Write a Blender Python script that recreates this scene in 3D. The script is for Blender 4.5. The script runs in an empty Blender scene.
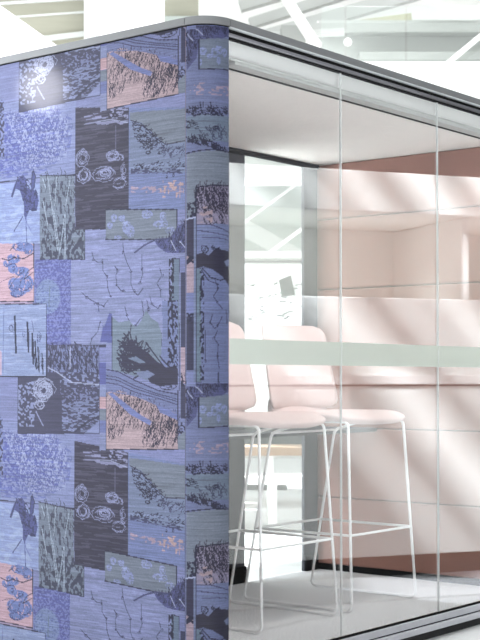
import bpy, bmesh, math, random
import numpy as np
from mathutils import Vector
C = bpy.context.scene.collection
PI = math.pi

# ------------------------------------------------------------------ helpers
def lin(c, a=1.0):
    r = []
    for v in c[:3]:
        v /= 255.0
        r.append(v/12.92 if v <= .04045 else ((v+.055)/1.055)**2.4)
    return (r[0], r[1], r[2], a)

def mat(name, col, rough=.6, metal=0.0, var=.05, scale=40, bump=0.0, stretch=(1,1,1), spec=.5):
    m = bpy.data.materials.new(name); m.use_nodes = True
    nt = m.node_tree; b = nt.nodes['Principled BSDF']
    b.inputs['Roughness'].default_value = rough; b.inputs['Metallic'].default_value = metal
    b.inputs['Specular IOR Level'].default_value = spec
    tc = nt.nodes.new('ShaderNodeTexCoord'); mp = nt.nodes.new('ShaderNodeMapping'); mp.inputs['Scale'].default_value = stretch
    n = nt.nodes.new('ShaderNodeTexNoise'); n.inputs['Scale'].default_value = scale; n.inputs['Detail'].default_value = 4
    nt.links.new(tc.outputs['Object'], mp.inputs['Vector']); nt.links.new(mp.outputs['Vector'], n.inputs['Vector'])
    r = nt.nodes.new('ShaderNodeValToRGB'); c = lin(col)
    r.color_ramp.elements[0].position = .3; r.color_ramp.elements[1].position = .7
    r.color_ramp.elements[0].color = tuple(max(0, x*(1-var)) for x in c[:3])+(1,)
    r.color_ramp.elements[1].color = tuple(min(1, x*(1+var)) for x in c[:3])+(1,)
    nt.links.new(n.outputs['Fac'], r.inputs['Fac']); nt.links.new(r.outputs['Color'], b.inputs['Base Color'])
    if bump:
        bp = nt.nodes.new('ShaderNodeBump'); bp.inputs['Strength'].default_value = bump; bp.inputs['Distance'].default_value = .002
        nt.links.new(n.outputs['Fac'], bp.inputs['Height']); nt.links.new(bp.outputs['Normal'], b.inputs['Normal'])
    return m

def glass_mat(name, tint, r0):
    m = bpy.data.materials.new(name); m.use_nodes = True; nt = m.node_tree
    nt.nodes.remove(nt.nodes['Principled BSDF']); out = nt.nodes['Material Output']
    t = nt.nodes.new('ShaderNodeBsdfTransparent'); t.inputs['Color'].default_value = tint
    g = nt.nodes.new('ShaderNodeBsdfGlossy'); g.inputs['Roughness'].default_value = 0.0; g.inputs['Color'].default_value = (1, 1, 1, 1)
    lw = nt.nodes.new('ShaderNodeLayerWeight'); lw.inputs['Blend'].default_value = .5
    pw = nt.nodes.new('ShaderNodeMath'); pw.operation = 'POWER'; pw.inputs[1].default_value = 5
    ml = nt.nodes.new('ShaderNodeMath'); ml.operation = 'MULTIPLY_ADD'; ml.inputs[1].default_value = 1-r0; ml.inputs[2].default_value = r0
    mx = nt.nodes.new('ShaderNodeMixShader')
    nt.links.new(lw.outputs['Facing'], pw.inputs[0]); nt.links.new(pw.outputs[0], ml.inputs[0]); nt.links.new(ml.outputs[0], mx.inputs['Fac'])
    nt.links.new(t.outputs[0], mx.inputs[1]); nt.links.new(g.outputs[0], mx.inputs[2]); nt.links.new(mx.outputs[0], out.inputs['Surface'])
    return m

def frost_mat(name):
    m = bpy.data.materials.new(name); m.use_nodes = True; nt = m.node_tree
    b = nt.nodes['Principled BSDF']; out = nt.nodes['Material Output']
    b.inputs['Base Color'].default_value = lin((205, 211, 203)); b.inputs['Roughness'].default_value = .5
    tr = nt.nodes.new('ShaderNodeBsdfTranslucent'); tr.inputs['Color'].default_value = lin((208, 214, 206))
    tp = nt.nodes.new('ShaderNodeBsdfTransparent')
    n = nt.nodes.new('ShaderNodeTexNoise'); n.inputs['Scale'].default_value = 300
    ml = nt.nodes.new('ShaderNodeMath'); ml.operation = 'MULTIPLY_ADD'; ml.inputs[1].default_value = .08; ml.inputs[2].default_value = FROST_T
    a = nt.nodes.new('ShaderNodeMixShader'); a.inputs['Fac'].default_value = .5
    x = nt.nodes.new('ShaderNodeMixShader')
    nt.links.new(n.outputs['Fac'], ml.inputs[0]); nt.links.new(ml.outputs[0], x.inputs['Fac'])
    nt.links.new(b.outputs[0], a.inputs[1]); nt.links.new(tr.outputs[0], a.inputs[2])
    nt.links.new(a.outputs[0], x.inputs[1]); nt.links.new(tp.outputs[0], x.inputs[2]); nt.links.new(x.outputs[0], out.inputs['Surface'])
    return m

def obj(name, bm, m, parent=None, smooth=False):
    me = bpy.data.meshes.new(name); bmesh.ops.recalc_face_normals(bm, faces=bm.faces[:]); bm.to_mesh(me); bm.free()
    if smooth:
        for p in me.polygons: p.use_smooth = True
    me.materials.append(m)
    o = bpy.data.objects.new(name, me); C.objects.link(o)
    if parent is not None:
        o.parent = parent; o.location = -world_loc(parent)
    return o
def world_loc(o):
    v = Vector(o.location)
    while o.parent: o = o.parent; v = v + Vector(o.location)
    return v
def thing(name, label, cat, loc, group=None):
    o = bpy.data.objects.new(name, None); C.objects.link(o); o.location = loc; o.empty_display_size = .1
    o['label'] = label; o['category'] = cat
    if group: o['group'] = group
    return o
def tag(o, label, cat, group=None):
    o['label'] = label; o['category'] = cat
    if group: o['group'] = group
    return o
def struct(o): o['kind'] = 'structure'; return o

def box(bm, lo, hi, bev=0.0, seg=2, M=None):
    vs = [bm.verts.new((x, y, z)) for z in (lo[2], hi[2]) for y in (lo[1], hi[1]) for x in (lo[0], hi[0])]
    fs = [(0,2,3,1), (4,5,7,6), (0,1,5,4), (2,6,7,3), (0,4,6,2), (1,3,7,5)]
    ff = [bm.faces.new([vs[i] for i in f]) for f in fs]
    if bev:
        es = list({e for f in ff for e in f.edges})
        r = bmesh.ops.bevel(bm, geom=es, offset=bev, segments=seg, affect='EDGES', profile=.5)
        vs = list({v for f in r['faces'] for v in f.verts} | {v for v in vs if v.is_valid})
    if M is not None:
        for v in vs:
            if v.is_valid: v.co = M(v.co)
    return vs
def bx(lo, hi, bev=0.0, seg=2, M=None):
    bm = bmesh.new(); box(bm, lo, hi, bev, seg, M); return bm
def prism(bm, outline, z0, z1):
    a = [bm.verts.new((x, y, z0)) for x, y in outline]; b = [bm.verts.new((x, y, z1)) for x, y in outline]
    n = len(a); bm.faces.new(a[::-1]); bm.faces.new(b)
    for i in range(n): bm.faces.new((a[i], a[(i+1) % n], b[(i+1) % n], b[i]))
def tube(bm, pts, r, seg=10, closed=False):
    pts = [Vector(p) for p in pts]; n = len(pts); rings = []; prev = None
    for i, p in enumerate(pts):
        if closed: t = pts[(i+1) % n]-pts[i-1]
        else: t = pts[min(i+1, n-1)]-pts[max(i-1, 0)]
        t.normalize()
        if prev is None:
            a = Vector((0, 0, 1)) if abs(t.z) < .9 else Vector((1, 0, 0)); u = t.cross(a).normalized()
        else: u = (prev-t*prev.dot(t)).normalized()
        prev = u; w = t.cross(u)
        rings.append([bm.verts.new(p+(u*math.cos(2*PI*k/seg)+w*math.sin(2*PI*k/seg))*r) for k in range(seg)])
    m = n if closed else n-1
    for i in range(m):
        A, B = rings[i], rings[(i+1) % n]
        for k in range(seg): bm.faces.new((A[k], A[(k+1) % seg], B[(k+1) % seg], B[k]))
    if not closed: bm.faces.new(rings[0][::-1]); bm.faces.new(rings[-1])
def fillet(pts, r, n=6):
    pts = [Vector(p) for p in pts]; out = [pts[0]]
    for i in range(1, len(pts)-1):
        a = (pts[i-1]-pts[i]); b = (pts[i+1]-pts[i]); d = min(r, a.length*.49, b.length*.49)
        p0 = pts[i]+a.normalized()*d; p1 = pts[i]+b.normalized()*d
        for k in range(n+1):
            t = k/n; out.append(p0*(1-t)**2+pts[i]*2*t*(1-t)+p1*t*t)
    out.append(pts[-1]); return out

# ------------------------------------------------------------------ tuning
FROST_T = .14
GLASS_R0 = .115
WORLD = 1.75
SUN = 19.5
EXPOSURE = .12
FAB_GAIN = .275
BOOTH_W = 12
LAMP_W = 9

# ------------------------------------------------------------------ materials
M = dict(
 alu=mat('brushed_grey_aluminium', (90, 91, 92), .5, .1, .05, 60, .03, (1, 1, 30)),
 alu_light=mat('light_aluminium', (170, 170, 176), .4, .3, .04, 60),
 bright=mat('polished_aluminium_lip', (176, 180, 180), .4, .1, .02, 60),
 black=mat('black_rubber', (14, 14, 15), .8, 0, .1, 80, 0, (1,1,1), .1),
 gap=mat('black_plinth_board', (22, 22, 24), .8, 0, .1, 60),
 charcoal=mat('charcoal_laminate', (44, 46, 58), .6, 0, .06, 25),
 felt=mat('light_grey_felt', (240, 236, 231), .95, 0, .09, 110, .3),
 upholstery=mat('dusty_pink_upholstery', (152, 110, 98), .95, 0, .06, 120, .25, (1, 1, 3)),
 carpet=mat('grey_loop_carpet', (228, 230, 234), .95, 0, .42, 150, .5),
 pad=mat('pale_pink_seat_fabric', (203, 180, 177), .9, 0, .05, 220, .15),
 wire=mat('white_powder_coated_steel', (240, 240, 240), .35, 0, .02, 60),
 shelf=mat('slate_grey_laminate', (30, 32, 40), .6, 0, .05, 40),
 white=mat('white_painted_panel', (242, 241, 239), .7, 0, .02, 20),
 booth=mat('white_booth_fabric', (238, 240, 237), .9, 0, .03, 90, .1),
 booth_in=mat('beige_pink_booth_lining', (226, 196, 182), .9, 0, .04, 90),
 hall_white=mat('white_hall_plaster', (238, 238, 235), .8, 0, .02, 4),
 hall_floor=mat('pale_poured_floor', (226, 226, 226), .35, 0, .04, 1.5),
 hall_grey=mat('pale_grey_steel', (158, 160, 157), .5, 0, .04, 3),
 hall_mid=mat('grey_painted_steel', (130, 132, 129), .5, 0, .05, 3),
 olive=mat('olive_grey_blind', (146, 145, 131), .8, 0, .25, 1.6, 0, (.25, .25, 2.2)),
 sage=mat('pale_sage_panel', (146, 153, 148), .7, 0, .06, 1.2),
 board=mat('white_board_enamel', (240, 243, 240), .4, 0, .02, 2),
 sketch=mat('grey_sketch_ink', (112, 121, 117), .8, 0, .1, 10),
 wood=mat('pale_oak', (176, 148, 124), .5, 0, .12, 8, 0, (1, 8, 8)),
 lens=mat('white_lamp_globe', (250, 250, 248), .4, 0, .01, 5),
 pane=glass_mat('clear_pod_glass', (.97, .976, .975, 1), GLASS_R0),
 door=glass_mat('clear_door_glass', (.96, .98, .97, 1), .04),
 frost=frost_mat('frosted_film'),
 curtain=mat('grey_curtain', (38, 38, 40), .9, 0, .08, 3, 0, (12, 12, .2)),
 hall_grey2=mat('soft_grey_plaster', (176, 178, 175), .8, 0, .03, 2),
 hall_mid2=mat('grey_glazing', (84, 90, 88), .5, 0, .05, 3),
 olive2=mat('olive_steel', (166, 164, 142), .6, 0, .05, 3),
 hall_wall=mat('far_hall_plaster', (208, 208, 205), .8, 0, .04, 1.2),
 rail=mat('grey_anodised_rail', (92, 92, 96), .4, .4, .04, 60),
 border=mat('pale_green_grey_ceiling_border', (186, 187, 184), .8, 0, .05, 60),
 rug_edge=mat('charcoal_rug_border', (112, 113, 116), .95, 0, .15, 120),  # shade tone for the dark floor strip and the line under the ledge
 rug=mat('mid_grey_rug', (128, 129, 132), .95, 0, .15, 120),
 seal=mat('clear_joint_profile', (176, 178, 177), .25, 0, .03, 50),
)

FACE = [
  ('poly',[(1.4741,1.9255),(0.9003,1.947),(0.6111,1.9386),(0.6096,1.6498),(1.4712,1.6436)],(148,157,204)),
  ('speck',[(1.4738,1.9019),(0.9539,1.9096),(0.6913,1.892),(0.6206,1.8411),(0.64,1.7374),(0.7669,1.6716),(1.4714,1.667)],0.5,0.0141,0.0043,(118,126,188)),
  ('speck',[(1.4738,1.9019),(0.9646,1.8888),(0.7942,1.8903),(0.6605,1.8174),(0.6903,1.7248),(0.8454,1.6934),(1.4714,1.667)],0.56,0.0056,0.0054,(96,104,176)),
  ('speck',[(0.9812,1.9129),(0.6914,1.8992),(0.6305,1.8246),(0.6599,1.7111),(0.8453,1.6861)],0.62,0.0052,0.004,(172,180,222)),
  ('grass',[(0.9812,1.9129),(0.6914,1.8992),(0.6305,1.8246),(0.6599,1.7111),(0.8453,1.6861)],170,0.018,20,70,0.0025,(104,108,170)),
  ('stroke',[(1.4712,1.6397),(1.0067,1.657),(0.7927,1.656),(0.6146,1.6503)],0.004,(44,44,74)),
  ('poly',[(1.3536,2.0081),(0.9843,1.9613),(0.9827,1.7507),(1.3515,1.7879)],(58,58,92)),
  ('speck',[(1.3536,2.0081),(0.9843,1.9613),(0.9827,1.7507),(1.3515,1.7879)],0.5,0.0075,0.0058,(138,146,196)),
  ('poly',[(1.3505,1.6837),(0.7926,1.6344),(0.7912,1.4187),(1.3483,1.4527)],(156,170,218)),
  ('speck',[(1.3505,1.6837),(0.7926,1.6344),(0.7912,1.4187),(1.3483,1.4527)],0.6,0.0282,0.0072,(172,186,226)),
  ('poly',[(0.9303,1.6356),(0.9143,1.6598),(0.8824,1.6751),(0.8663,1.6591),(0.8555,1.6218),(0.8081,1.6105),(0.7974,1.5737),(0.8076,1.5385),(0.8444,1.5449),(0.8653,1.5139),(0.876,1.5292),(0.8763,1.5728),(0.898,1.6182),(0.9195,1.6273),(0.9354,1.5958),(0.9463,1.6003)],(86,92,150)),
  ('speck',[(0.9144,1.6707),(0.8664,1.6663),(0.8028,1.6029),(0.8076,1.5385),(0.8655,1.5356)],0.55,0.0061,0.0047,(58,60,104)),
  ('poly',[(0.8397,1.6277),(0.8347,1.6779),(0.8243,1.6914),(0.8136,1.6615),(0.8186,1.6223),(0.8343,1.6128)],(84,90,146)),
  ('stroke',[(0.8397,1.6277),(0.8295,1.6846),(0.8136,1.6615),(0.8238,1.6191)],0.0029,(44,44,74)),
  ('stroke',[(0.8813,1.5223),(0.9291,1.471)],0.0043,(62,66,118)),
  ('stroke',[(0.8654,1.5247),(0.8594,1.4229)],0.0032,(76,82,140)),
  ('stroke',[(0.876,1.5292),(0.8599,1.499),(0.8386,1.4686)],0.0022,(110,118,176)),
  ('stroke',[(0.909,1.6629),(0.9409,1.5999)],0.004,(44,44,74)),
  ('poly',[(1.3483,1.4527),(0.8225,1.4207),(0.8212,1.2119),(1.3462,1.2299)],(216,180,194)),
  ('speck',[(0.8909,1.3703),(0.8959,1.3615),(0.9095,1.3556),(0.9283,1.3541),(0.9472,1.3575),(0.9611,1.365),(0.9663,1.3744),(0.9613,1.3833),(0.9474,1.3892),(0.9286,1.3906),(0.9097,1.3871),(0.896,1.3797)],0.3,0.0075,0.0058,(128,144,204)),
  ('scrib',(0.9284,1.3724),0.0343,0.018,5,0.002,(64,70,122)),
  ('speck',[(0.9229,1.3538),(0.9272,1.3467),(0.939,1.342),(0.9552,1.3409),(0.9715,1.3436),(0.9835,1.3496),(0.988,1.3572),(0.9836,1.3643),(0.9717,1.3691),(0.9554,1.3701),(0.9392,1.3673),(0.9273,1.3613)],0.3,0.0075,0.0058,(128,144,204)),
  ('scrib',(0.9553,1.3555),0.0294,0.0144,5,0.002,(64,70,122)),
  ('speck',[(0.833,1.4105),(0.84,1.4019),(0.8592,1.3964),(0.8858,1.3955),(0.9125,1.3994),(0.9322,1.4072),(0.9395,1.4168),(0.9324,1.4255),(0.9127,1.431),(0.886,1.4318),(0.8594,1.4277),(0.8401,1.4199)],0.3,0.0075,0.0058,(128,144,204)),
  ('scrib',(0.8859,1.4136),0.049,0.018,5,0.002,(64,70,122)),
  ('speck',[(0.8224,1.4026),(0.8266,1.3921),(0.8381,1.3848),(0.8539,1.3828),(0.8698,1.3866),(0.8815,1.3952),(0.8858,1.4064),(0.8816,1.417),(0.87,1.4243),(0.8542,1.4262),(0.8383,1.4223),(0.8267,1.4137)],0.3,0.0075,0.0058,(128,144,204)),
  ('scrib',(0.854,1.4045),0.0294,0.0216,5,0.002,(64,70,122)),
  ('speck',[(0.8429,1.3208),(0.8485,1.312),(0.8639,1.3061),(0.8851,1.3047),(0.9065,1.3081),(0.9223,1.3155),(0.9281,1.3249),(0.9224,1.3337),(0.9067,1.3396),(0.8854,1.341),(0.8641,1.3375),(0.8486,1.3301)],0.3,0.0075,0.0058,(128,144,204)),
  ('scrib',(0.8853,1.3228),0.0392,0.018,5,0.002,(64,70,122)),
  ('speck',[(0.9067,1.3348),(0.9102,1.3259),(0.92,1.3197),(0.9334,1.3179),(0.9469,1.321),(0.9569,1.3281),(0.9606,1.3375),(0.957,1.3464),(0.9472,1.3526),(0.9337,1.3544),(0.9202,1.3512),(0.9104,1.3441)],0.3,0.0075,0.0058,(128,144,204)),
  ('scrib',(0.9336,1.3361),0.0245,0.018,5,0.002,(64,70,122)),
  ('speck',[(0.8425,1.2667),(0.8495,1.2507),(0.8688,1.2396),(0.8953,1.2362),(0.9221,1.2416),(0.9419,1.2543),(0.9493,1.2711),(0.9422,1.2872),(0.9225,1.2984),(0.8958,1.3016),(0.8691,1.296),(0.8497,1.2832)],0.3,0.0075,0.0058,(128,144,204)),
  ('scrib',(0.8955,1.2689),0.049,0.0324,5,0.002,(64,70,122)),
  ('speck',[(0.8216,1.2766),(0.8271,1.2606),(0.8424,1.2494),(0.8635,1.2458),(0.8848,1.251),(0.9005,1.2636),(0.9063,1.2802),(0.9007,1.2963),(0.8852,1.3076),(0.864,1.311),(0.8428,1.3056),(0.8273,1.293)],0.3,0.0075,0.0058,(128,144,204)),
  ('scrib',(0.8637,1.2784),0.0392,0.0324,5,0.002,(64,70,122)),
  ('speck',[(0.8956,1.2761),(0.8998,1.2636),(0.9115,1.2547),(0.9276,1.252),(0.9438,1.256),(0.9557,1.2659),(0.9602,1.2789),(0.9559,1.2915),(0.9441,1.3003),(0.9279,1.303),(0.9118,1.2989),(0.9,1.289)],0.3,0.0075,0.0058,(128,144,204)),
  ('scrib',(0.9278,1.2775),0.0294,0.0252,5,0.002,(64,70,122)),
  ('speck',[(0.8741,1.2426),(0.879,1.2356),(0.8926,1.2308),(0.9113,1.2295),(0.9301,1.2321),(0.944,1.238),(0.9491,1.2455),(0.9441,1.2526),(0.9303,1.2574),(0.9115,1.2586),(0.8928,1.2559),(0.8791,1.2501)],0.3,0.0075,0.0058,(128,144,204)),
  ('scrib',(0.9114,1.2441),0.0343,0.0144,5,0.002,(64,70,122)),
  ('speck',[(1.0209,1.3626),(1.0275,1.35),(1.0456,1.3414),(1.0706,1.3392),(1.0958,1.3439),(1.1144,1.3544),(1.1213,1.3678),(1.1146,1.3806),(1.0961,1.3891),(1.071,1.3912),(1.0459,1.3863),(1.0277,1.3759)],0.3,0.0075,0.0058,(128,144,204)),
  ('scrib',(1.0708,1.3652),0.0441,0.0252,5,0.002,(64,70,122)),
  ('speck',[(1.07,1.2687),(1.0774,1.2522),(1.0978,1.2408),(1.1259,1.2373),(1.1542,1.2428),(1.1752,1.256),(1.183,1.2732),(1.1755,1.2898),(1.1547,1.3013),(1.1264,1.3046),(1.0982,1.2988),(1.0776,1.2857)],0.3,0.0075,0.0058,(128,144,204)),
  ('scrib',(1.1261,1.2709),0.049,0.0324,5,0.002,(64,70,122)),
  ('stroke',[(0.9936,1.3759),(0.9554,1.3665),(0.9285,1.376),(0.875,1.3695),(0.8275,1.3849)],0.004,(44,44,74)),
  ('stroke',[(0.8272,1.3345),(0.8534,1.3213),(0.8744,1.2933),(0.8271,1.3164)],0.0032,(44,44,74)),
  ('stroke',[(0.9546,1.264),(0.9279,1.2921),(0.8747,1.326)],0.0025,(44,44,74)),
  ('stroke',[(1.0039,1.2881),(0.9603,1.3008),(0.928,1.3067)],0.0022,(110,90,120)),
  ('stroke',[(0.9502,1.4028),(0.9287,1.4162)],0.0036,(44,44,74)),
  ('stroke',[(1.3462,1.2299),(0.8212,1.2119)],0.0036,(44,44,74)),
  ('stroke',[(1.3483,1.4527),(1.3462,1.2299)],0.0036,(44,44,74)),
  ('stroke',[(0.8225,1.4207),(0.8212,1.2119)],0.0036,(44,44,74)),
  ('poly',[(1.3462,1.228),(0.8264,1.2102),(0.8264,1.203),(1.3461,1.2204)],(196,176,206)),
  ('poly',[(0.7928,1.6632),(0.6145,1.6468),(0.6135,1.457),(0.5641,1.4537),(0.5636,1.3491),(0.7908,1.3613)],(130,141,162)),
  ('speck',[(0.7821,1.6263),(0.6145,1.6362),(0.6135,1.4535),(0.5641,1.4432),(0.5636,1.3491),(0.7805,1.3608)],0.68,0.0103,0.0144,(74,78,104)),
  ('speck',[(0.6889,1.4763),(0.5641,1.4537),(0.5636,1.3491),(0.7908,1.3613),(0.7809,1.4289)],0.58,0.0075,0.0094,(68,71,96)),
  ('grass',[(0.7928,1.6632),(0.6145,1.6468),(0.6135,1.457),(0.5641,1.4537),(0.5636,1.3491),(0.7908,1.3613)],90,0.0324,55,85,0.0029,(66,69,94)),
  ('stroke',[(0.7513,1.6558),(0.6985,1.3883)],0.0043,(170,184,204)),
  ('stroke',[(0.7052,1.6516),(0.7147,1.5492)],0.0043,(170,184,204)),
  ('stroke',[(0.6883,1.3806),(0.7197,1.5318)],0.0043,(170,184,204)),
  ('stroke',[(0.6883,1.3806),(0.6639,1.5134)],0.0043,(170,184,204)),
  ('stroke',[(0.663,1.358),(0.6613,1.5097)],0.0043,(170,184,204)),
  ('stroke',[(0.7766,1.572),(0.7502,1.4805)],0.0043,(170,184,204)),
  ('stroke',[(0.7613,1.6137),(0.7771,1.651)],0.0043,(170,184,204)),
  ('stroke',[(0.6394,1.6314),(0.659,1.5448)],0.0043,(170,184,204)),
  ('stroke',[(0.7928,1.6632),(0.6145,1.6468)],0.0029,(44,44,74)),
  ('stroke',[(0.7908,1.3613),(0.5636,1.3491),(0.5641,1.4502)],0.0029,(44,44,74)),
  ('poly',[(0.8169,1.3627),(0.6329,1.3529),(0.6312,1.0546),(0.8149,1.0573)],(100,106,172)),
  ('speck',[(0.8169,1.3627),(0.6329,1.3529),(0.6312,1.0546),(0.8149,1.0573)],0.52,0.0052,0.004,(134,140,200)),
  ('poly',[(0.6849,1.2248),(0.6896,1.2013),(0.7032,1.1817),(0.7238,1.1689),(0.7483,1.1648),(0.773,1.1703),(0.7941,1.1845),(0.8083,1.2053),(0.8134,1.2295),(0.8086,1.2534),(0.7946,1.2732),(0.7737,1.2859),(0.749,1.2895),(0.7245,1.2837),(0.7037,1.2694),(0.6899,1.2487)],(142,158,202)),
  ('speck',[(0.6849,1.2248),(0.6896,1.2013),(0.7032,1.1817),(0.7238,1.1689),(0.7483,1.1648),(0.773,1.1703),(0.7941,1.1845),(0.8083,1.2053),(0.8134,1.2295),(0.8086,1.2534),(0.7946,1.2732),(0.7737,1.2859),(0.749,1.2895),(0.7245,1.2837),(0.7037,1.2694),(0.6899,1.2487)],0.66,0.0052,0.004,(112,124,180)),
  ('stroke',[(0.7386,1.2624),(0.7433,1.1914)],0.0043,(120,136,160)),
  ('poly',[(0.5617,1.4535),(0.4625,1.4503),(0.0988,1.3994),(0.0979,1.0434),(0.6312,1.0546),(0.6329,1.3511),(0.5612,1.3473)],(147,154,197)),
  ('speck',[(0.5617,1.4535),(0.4625,1.4503),(0.0988,1.3994),(0.0979,1.0434),(0.6312,1.0546),(0.6329,1.3511),(0.5612,1.3473)],0.62,0.0423,0.005,(158,164,212)),
  ('stroke',[(0.5296,1.375),(0.5197,1.3468),(0.5003,1.3354),(0.4763,1.3376),(0.4762,1.3066),(0.457,1.2851),(0.452,1.2437),(0.4376,1.2123)],0.0029,(64,64,100)),
  ('scrib',(0.5197,1.3468),0.0069,0.0065,2,0.0018,(64,64,100)),
  ('scrib',(0.4763,1.3376),0.0069,0.0065,2,0.0018,(64,64,100)),
  ('scrib',(0.457,1.2851),0.0069,0.0065,2,0.0018,(64,64,100)),
  ('scrib',(0.4376,1.2123),0.0069,0.0065,2,0.0018,(64,64,100)),
  ('stroke',[(0.3819,1.3938),(0.3772,1.3629),(0.363,1.3282),(0.3444,1.3002),(0.3442,1.2562),(0.3303,1.2286),(0.3118,1.2145),(0.2891,1.2371)],0.0029,(64,64,100)),
  ('scrib',(0.3772,1.3629),0.0069,0.0065,2,0.0018,(64,64,100)),
  ('scrib',(0.3444,1.3002),0.0069,0.0065,2,0.0018,(64,64,100)),
  ('scrib',(0.3303,1.2286),0.0069,0.0065,2,0.0018,(64,64,100)),
  ('scrib',(0.2891,1.2371),0.0069,0.0065,2,0.0018,(64,64,100)),
  ('stroke',[(0.4192,1.3175),(0.405,1.3031),(0.4143,1.2865),(0.4095,1.2522),(0.3906,1.2344),(0.3766,1.2305)],0.0029,(64,64,100)),
  ('scrib',(0.405,1.3031),0.0069,0.0065,2,0.0018,(64,64,100)),
  ('scrib',(0.4095,1.2522),0.0069,0.0065,2,0.0018,(64,64,100)),
  ('scrib',(0.3766,1.2305),0.0069,0.0065,2,0.0018,(64,64,100)),
  ('stroke',[(0.5778,1.2348),(0.5531,1.2165),(0.5287,1.2052),(0.4997,1.1939),(0.4947,1.1696)],0.0029,(64,64,100)),
  ('scrib',(0.5531,1.2165),0.0069,0.0065,2,0.0018,(64,64,100)),
  ('scrib',(0.4997,1.1939),0.0069,0.0065,2,0.0018,(64,64,100)),
  ('stroke',[(0.2941,1.3515),(0.2939,1.3044),(0.2893,1.2874),(0.3028,1.2545)],0.0029,(64,64,100)),
  ('scrib',(0.2939,1.3044),0.0069,0.0065,2,0.0018,(64,64,100)),
  ('scrib',(0.3028,1.2545),0.0069,0.0065,2,0.0018,(64,64,100)),
  ('stroke',[(0.4518,1.2025),(0.4708,1.186),(0.4564,1.1616),(0.4897,1.1281),(0.4992,1.0974),(0.5281,1.0738),(0.5377,1.0497)],0.0029,(64,64,100)),
  ('scrib',(0.4708,1.186),0.0069,0.0065,2,0.0018,(64,64,100)),
  ('scrib',(0.4897,1.1281),0.0069,0.0065,2,0.0018,(64,64,100)),
  ('scrib',(0.5281,1.0738),0.0069,0.0065,2,0.0018,(64,64,100)),
  ('stroke',[(0.4756,1.1862),(0.5142,1.1944)],0.0029,(64,64,100)),
  ('scrib',(0.5142,1.1944),0.0069,0.0065,2,0.0018,(64,64,100)),
  ('stroke',[(0.2127,1.3004),(0.2037,1.2768),(0.2259,1.2512),(0.208,1.2272),(0.2079,1.2073)],0.0029,(64,64,100)),
  ('scrib',(0.2037,1.2768),0.0069,0.0065,2,0.0018,(64,64,100)),
  ('scrib',(0.208,1.2272),0.0069,0.0065,2,0.0018,(64,64,100)),
  ('stroke',[(0.2573,1.2091),(0.2482,1.1821),(0.2212,1.1679),(0.2079,1.1808)],0.0029,(64,64,100)),
  ('scrib',(0.2482,1.1821),0.0069,0.0065,2,0.0018,(64,64,100)),
  ('scrib',(0.2079,1.1808),0.0069,0.0065,2,0.0018,(64,64,100)),
  ('stroke',[(0.3717,1.1794),(0.3623,1.1486),(0.3483,1.1246),(0.3252,1.1106),(0.3024,1.1335),(0.2842,1.1431),(0.2935,1.197)],0.0029,(64,64,100)),
  ('scrib',(0.3623,1.1486),0.0069,0.0065,2,0.0018,(64,64,100)),
  ('scrib',(0.3252,1.1106),0.0069,0.0065,2,0.0018,(64,64,100)),
  ('scrib',(0.2842,1.1431),0.0069,0.0065,2,0.0018,(64,64,100)),
  ('stroke',[(0.2708,1.1962),(0.2616,1.1659),(0.2751,1.1429),(0.266,1.1259),(0.2525,1.1289)],0.0029,(64,64,100)),
  ('scrib',(0.2616,1.1659),0.0069,0.0065,2,0.0018,(64,64,100)),
  ('scrib',(0.266,1.1259),0.0069,0.0065,2,0.0018,(64,64,100)),
  ('stroke',[(0.2345,1.1185),(0.2254,1.0917),(0.2031,1.0846),(0.203,1.0449)],0.0029,(64,64,100)),
  ('scrib',(0.2254,1.0917),0.0069,0.0065,2,0.0018,(64,64,100)),
  ('scrib',(0.203,1.0449),0.0069,0.0065,2,0.0018,(64,64,100)),
  ('stroke',[(0.1901,1.1934),(0.1989,1.1672),(0.1811,1.1469)],0.0029,(64,64,100)),
  ('scrib',(0.1989,1.1672),0.0069,0.0065,2,0.0018,(64,64,100)),
  ('poly',[(0.4996,1.1697),(0.4327,1.1575),(0.4322,1.0584),(0.4894,1.0593),(0.4753,1.114)],(100,106,172)),
  ('poly',[(0.4329,1.2019),(0.4995,1.1628),(0.4705,1.1105),(0.4375,1.1747)],(147,154,197)),
  ('poly',[(0.6133,1.886),(0.3558,1.8543),(0.3542,1.4396),(0.611,1.4569)],(58,55,80)),
  ('speck',[(0.6133,1.886),(0.3558,1.8543),(0.3542,1.4396),(0.611,1.4569)],0.62,0.0658,0.0032,(84,82,108)),
  ('speck',[(0.5711,1.8598),(0.3557,1.8338),(0.3556,1.7964),(0.5709,1.8212)],0.6,0.0376,0.0036,(150,152,190)),
  ('speck',[(0.4453,1.8653),(0.3558,1.8543),(0.3557,1.8168),(0.4451,1.8274)],0.56,0.0094,0.0036,(150,152,190)),
  ('stroke',[(0.5027,1.8238),(0.4356,1.8228),(0.3603,1.8037)],0.0029,(178,184,218)),
  ('stroke',[(0.4165,1.8),(0.4162,1.7142)],0.0018,(120,122,158)),
  ('scrib',(0.4729,1.6406),0.0637,0.0288,16,0.0016,(158,163,204)),
  ('scrib',(0.4634,1.6432),0.0343,0.0162,12,0.0016,(158,163,204)),
  ('scrib',(0.4303,1.6985),0.0441,0.0252,16,0.0016,(158,163,204)),
  ('scrib',(0.4066,1.6858),0.0294,0.018,9,0.0016,(158,163,204)),
  ('scrib',(0.5752,1.7026),0.0343,0.0324,14,0.0016,(158,163,204)),
  ('scrib',(0.57,1.6427),0.0343,0.0288,14,0.0016,(158,163,204)),
  ('scrib',(0.4016,1.6032),0.0392,0.0216,6,0.0016,(158,163,204)),
  ('scrib',(0.3736,1.6416),0.0196,0.0324,7,0.0016,(158,163,204)),
  ('stroke',[(0.611,1.4569),(0.3542,1.4497),(0.3558,1.8543)],0.0025,(50,48,72)),
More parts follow.
